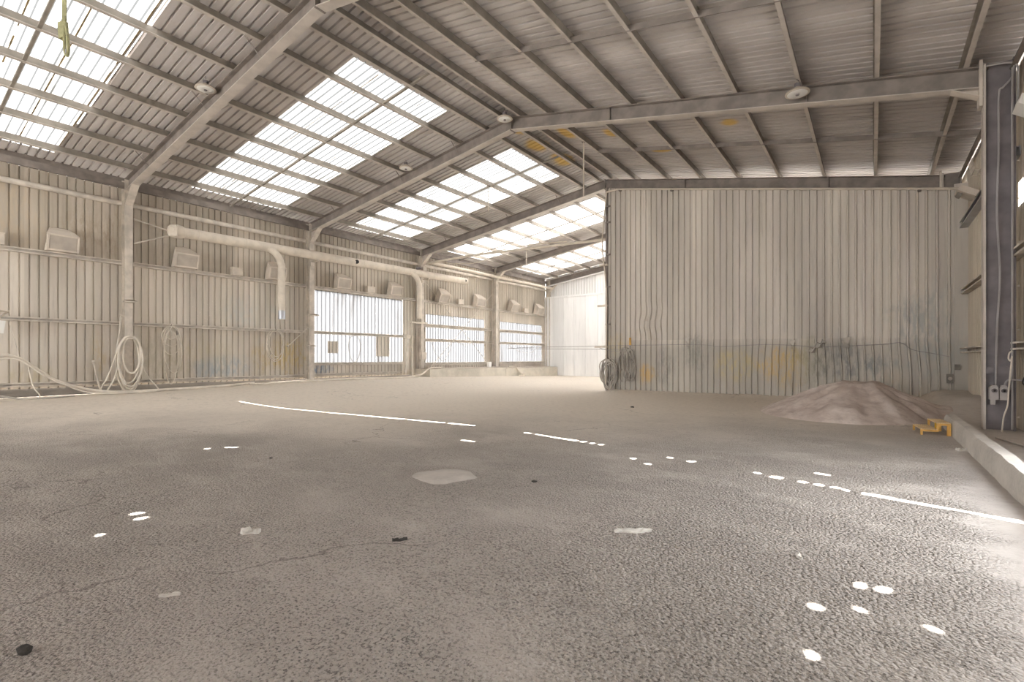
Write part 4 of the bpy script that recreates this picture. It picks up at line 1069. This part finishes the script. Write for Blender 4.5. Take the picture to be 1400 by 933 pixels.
# ================================================================== FLOOR LITTER AND STRAP
def scrap(x, y, l, w, rot, lab, seed, mat='paper', hgt=.035, name='paper_scrap'):
    rnd = random.Random(seed); N1, N2 = 10, 5; v = []
    for i in range(N1):
        for j in range(N2):
            s_ = i / (N1 - 1) - .5; q = (j / (N2 - 1) - .5) * (1 - .45 * abs(s_) * 2)
            px, py = s_ * l, q * w + .12 * w * math.sin(s_ * 9 + seed)
            X = x + px * math.cos(rot) - py * math.sin(rot); Y = y + px * math.sin(rot) + py * math.cos(rot)
            v.append((X, Y, fz(X, Y) + .006 + hgt * rnd.random() * (.4 + .6 * (1 - abs(q) * 2))))
    top = len(v)
    v += [(a, b, fz(a, b) - .004) for a, b, c_ in v]
    f = [(i * N2 + j, i * N2 + j + 1, (i + 1) * N2 + j + 1, (i + 1) * N2 + j) for i in range(N1 - 1) for j in range(N2 - 1)]
    rim = [(i, 0) for i in range(N1)] + [(N1 - 1, j) for j in range(1, N2)] + [(i, N2 - 1) for i in range(N1 - 2, -1, -1)] + [(0, j) for j in range(N2 - 2, 0, -1)]
    idx = [i * N2 + j for i, j in rim]
    f += [(a, b, b + top, a + top) for a, b in zip(idx, idx[1:] + idx[:1])]
    o = MB().add(v, f).build(name, M[mat]); tag(o, lab, 'paper' if mat == 'paper' else 'debris', 'litter on the floor'); return o
scrap(-3.57, 1.76, .13, .08, .7, 'crumpled pale paper scrap on the left foreground floor', 1, hgt=.04)
scrap(-1.39, 3.38, .27, .07, .66, 'long pale paper strip on the floor right of centre', 4, hgt=.022)
scrap(-2.98, 1.05, .10, .03, .9, 'small white scrap on the near left floor', 6, hgt=.012)
scrap(-0.37, 3.55, .07, .03, 1.9, 'tiny pale scrap on the floor above the right light spots', 8, hgt=.02)
scrap(1.00, 8.95, .20, .08, .3, 'pale crumpled scrap at the foot of the kerb', 9, hgt=.05)
scrap(-2.60, 2.28, .10, .03, .9, 'brownish twig-like scrap on the floor left of centre', 11, 'stone', .018, 'debris_scrap')
def stone(x, y, r, lab, seed):
    rnd = random.Random(seed); bm = bmesh.new(); bmesh.ops.create_icosphere(bm, subdivisions=2, radius=r)
    for q in bm.verts:
        q.co *= rnd.uniform(.75, 1.15); q.co.z *= .55; q.co.x *= 1.5; q.co += Vector((x, y, fz(x, y) + r * .35))
    me = bpy.data.meshes.new('stone'); bm.to_mesh(me); bm.free(); me.materials.append(M['stone'])
    tag(link('stone', me), lab, 'stone', 'loose stones')
stone(-2.92, .49, .028, 'dark stone at the lower left corner of the floor', 2)
stone(-2.74, 4.15, .022, 'small dark stone near the round plaster patch', 3)
stone(-6.0, 3.2, .016, 'tiny dark stone on the left floor', 5)
stone(-4.9, 11.9, .035, 'small dark stone before the partition', 6)
# round dried plaster patch
m = MB(); v = [(-3.66, 3.79, fz(-3.66, 3.79) + .02)]; R_, A_ = 5, 40
for r in range(1, R_ + 1):
    for k in range(A_):
        a = 2 * PI * k / A_; q = r / R_
        e = .40 * (1 + .16 * (vnoise(math.cos(a) * 2 + 5, math.sin(a) * 2 + 5) - .5) * 2)
        X, Y = -3.66 + e * q * math.cos(a) * .92, 3.79 + e * q * math.sin(a) * .82
        v.append((X, Y, fz(X, Y) + (.018 * (1 - q ** 3) + .004 * vnoise(X * 20, Y * 20) - (.006 if r == R_ else 0))))
f = [(0, 1 + k, 1 + (k + 1) % A_) for k in range(A_)] + [(1 + (r - 1) * A_ + k, 1 + r * A_ + k, 1 + r * A_ + (k + 1) % A_, 1 + (r - 1) * A_ + (k + 1) % A_) for r in range(1, R_) for k in range(A_)]
o = m.add(v, f).build('plaster_patch', M['patch'], None, True); tag(o, 'round dried plaster patch in the middle of the floor', 'patch')
# lifting strap hanging from a purlin, top left
t_ = thing('lifting_strap', 'olive webbing strap with a hook hanging under the top-left skylight', 'strap', (-10.3, 2.2, 6.0))
zt = rz(-10.4) + DEP
MB().obox((-10.40, 2.2, (zt + 6.62) / 2), (.032, .02, 0), (-.003, .005, 0), (0, 0, (zt - 6.62) / 2)).build('webbing', M['webbing'], t_)
MB().obox((-10.46, 2.2, 6.48), (.05, .03, .015), (-.02, .03, 0), (-.03, 0, .14)).build('ratchet', M['webbing'], t_)
MB().tube(smooth_path([(-10.38, 2.2, 6.66), (-10.44, 2.2, 6.62), (-10.40, 2.2, 6.57), (-10.34, 2.2, 6.62), (-10.38, 2.2, 6.67)]), .02, 7).build('knot', M['webbing'], t_, True)
MB().tube(smooth_path([(-10.38, 2.2, 6.55), (-10.39, 2.2, 6.30), (-10.36, 2.2, 6.10), (-10.24, 2.2, 6.00), (-10.17, 2.2, 6.07), (-10.22, 2.2, 6.30), (-10.33, 2.2, 6.55)]), .022, 7).build('loop', M['webbing'], t_, True)
MB().tube(smooth_path([(-10.30, 2.2, 6.12), (-10.30, 2.2, 6.04), (-10.24, 2.2, 5.99), (-10.19, 2.2, 6.04), (-10.21, 2.2, 6.10)]), .014, 7).build('hook', M['galv'], t_, True)

# ================================================================== DUST HAZE in the far bays
hz = bpy.data.materials.new('dust_haze'); hz.use_nodes = True
nt_ = hz.node_tree; nt_.nodes.clear()
ho = nt_.nodes.new('ShaderNodeOutputMaterial'); hv = nt_.nodes.new('ShaderNodeVolumeScatter')
hv.inputs['Color'].default_value = (.95, .95, .95, 1); hv.inputs['Density'].default_value = .009; hv.inputs['Anisotropy'].default_value = .2
nt_.links.new(hv.outputs[0], ho.inputs['Volume'])
o = MB().box(-18.25, -8.3, 17.7, 29.1, .75, 5.2).build('dust_haze', hz); o['kind'] = 'stuff'; tag(o, 'thin pale dust haze hanging in the far bays', 'haze')
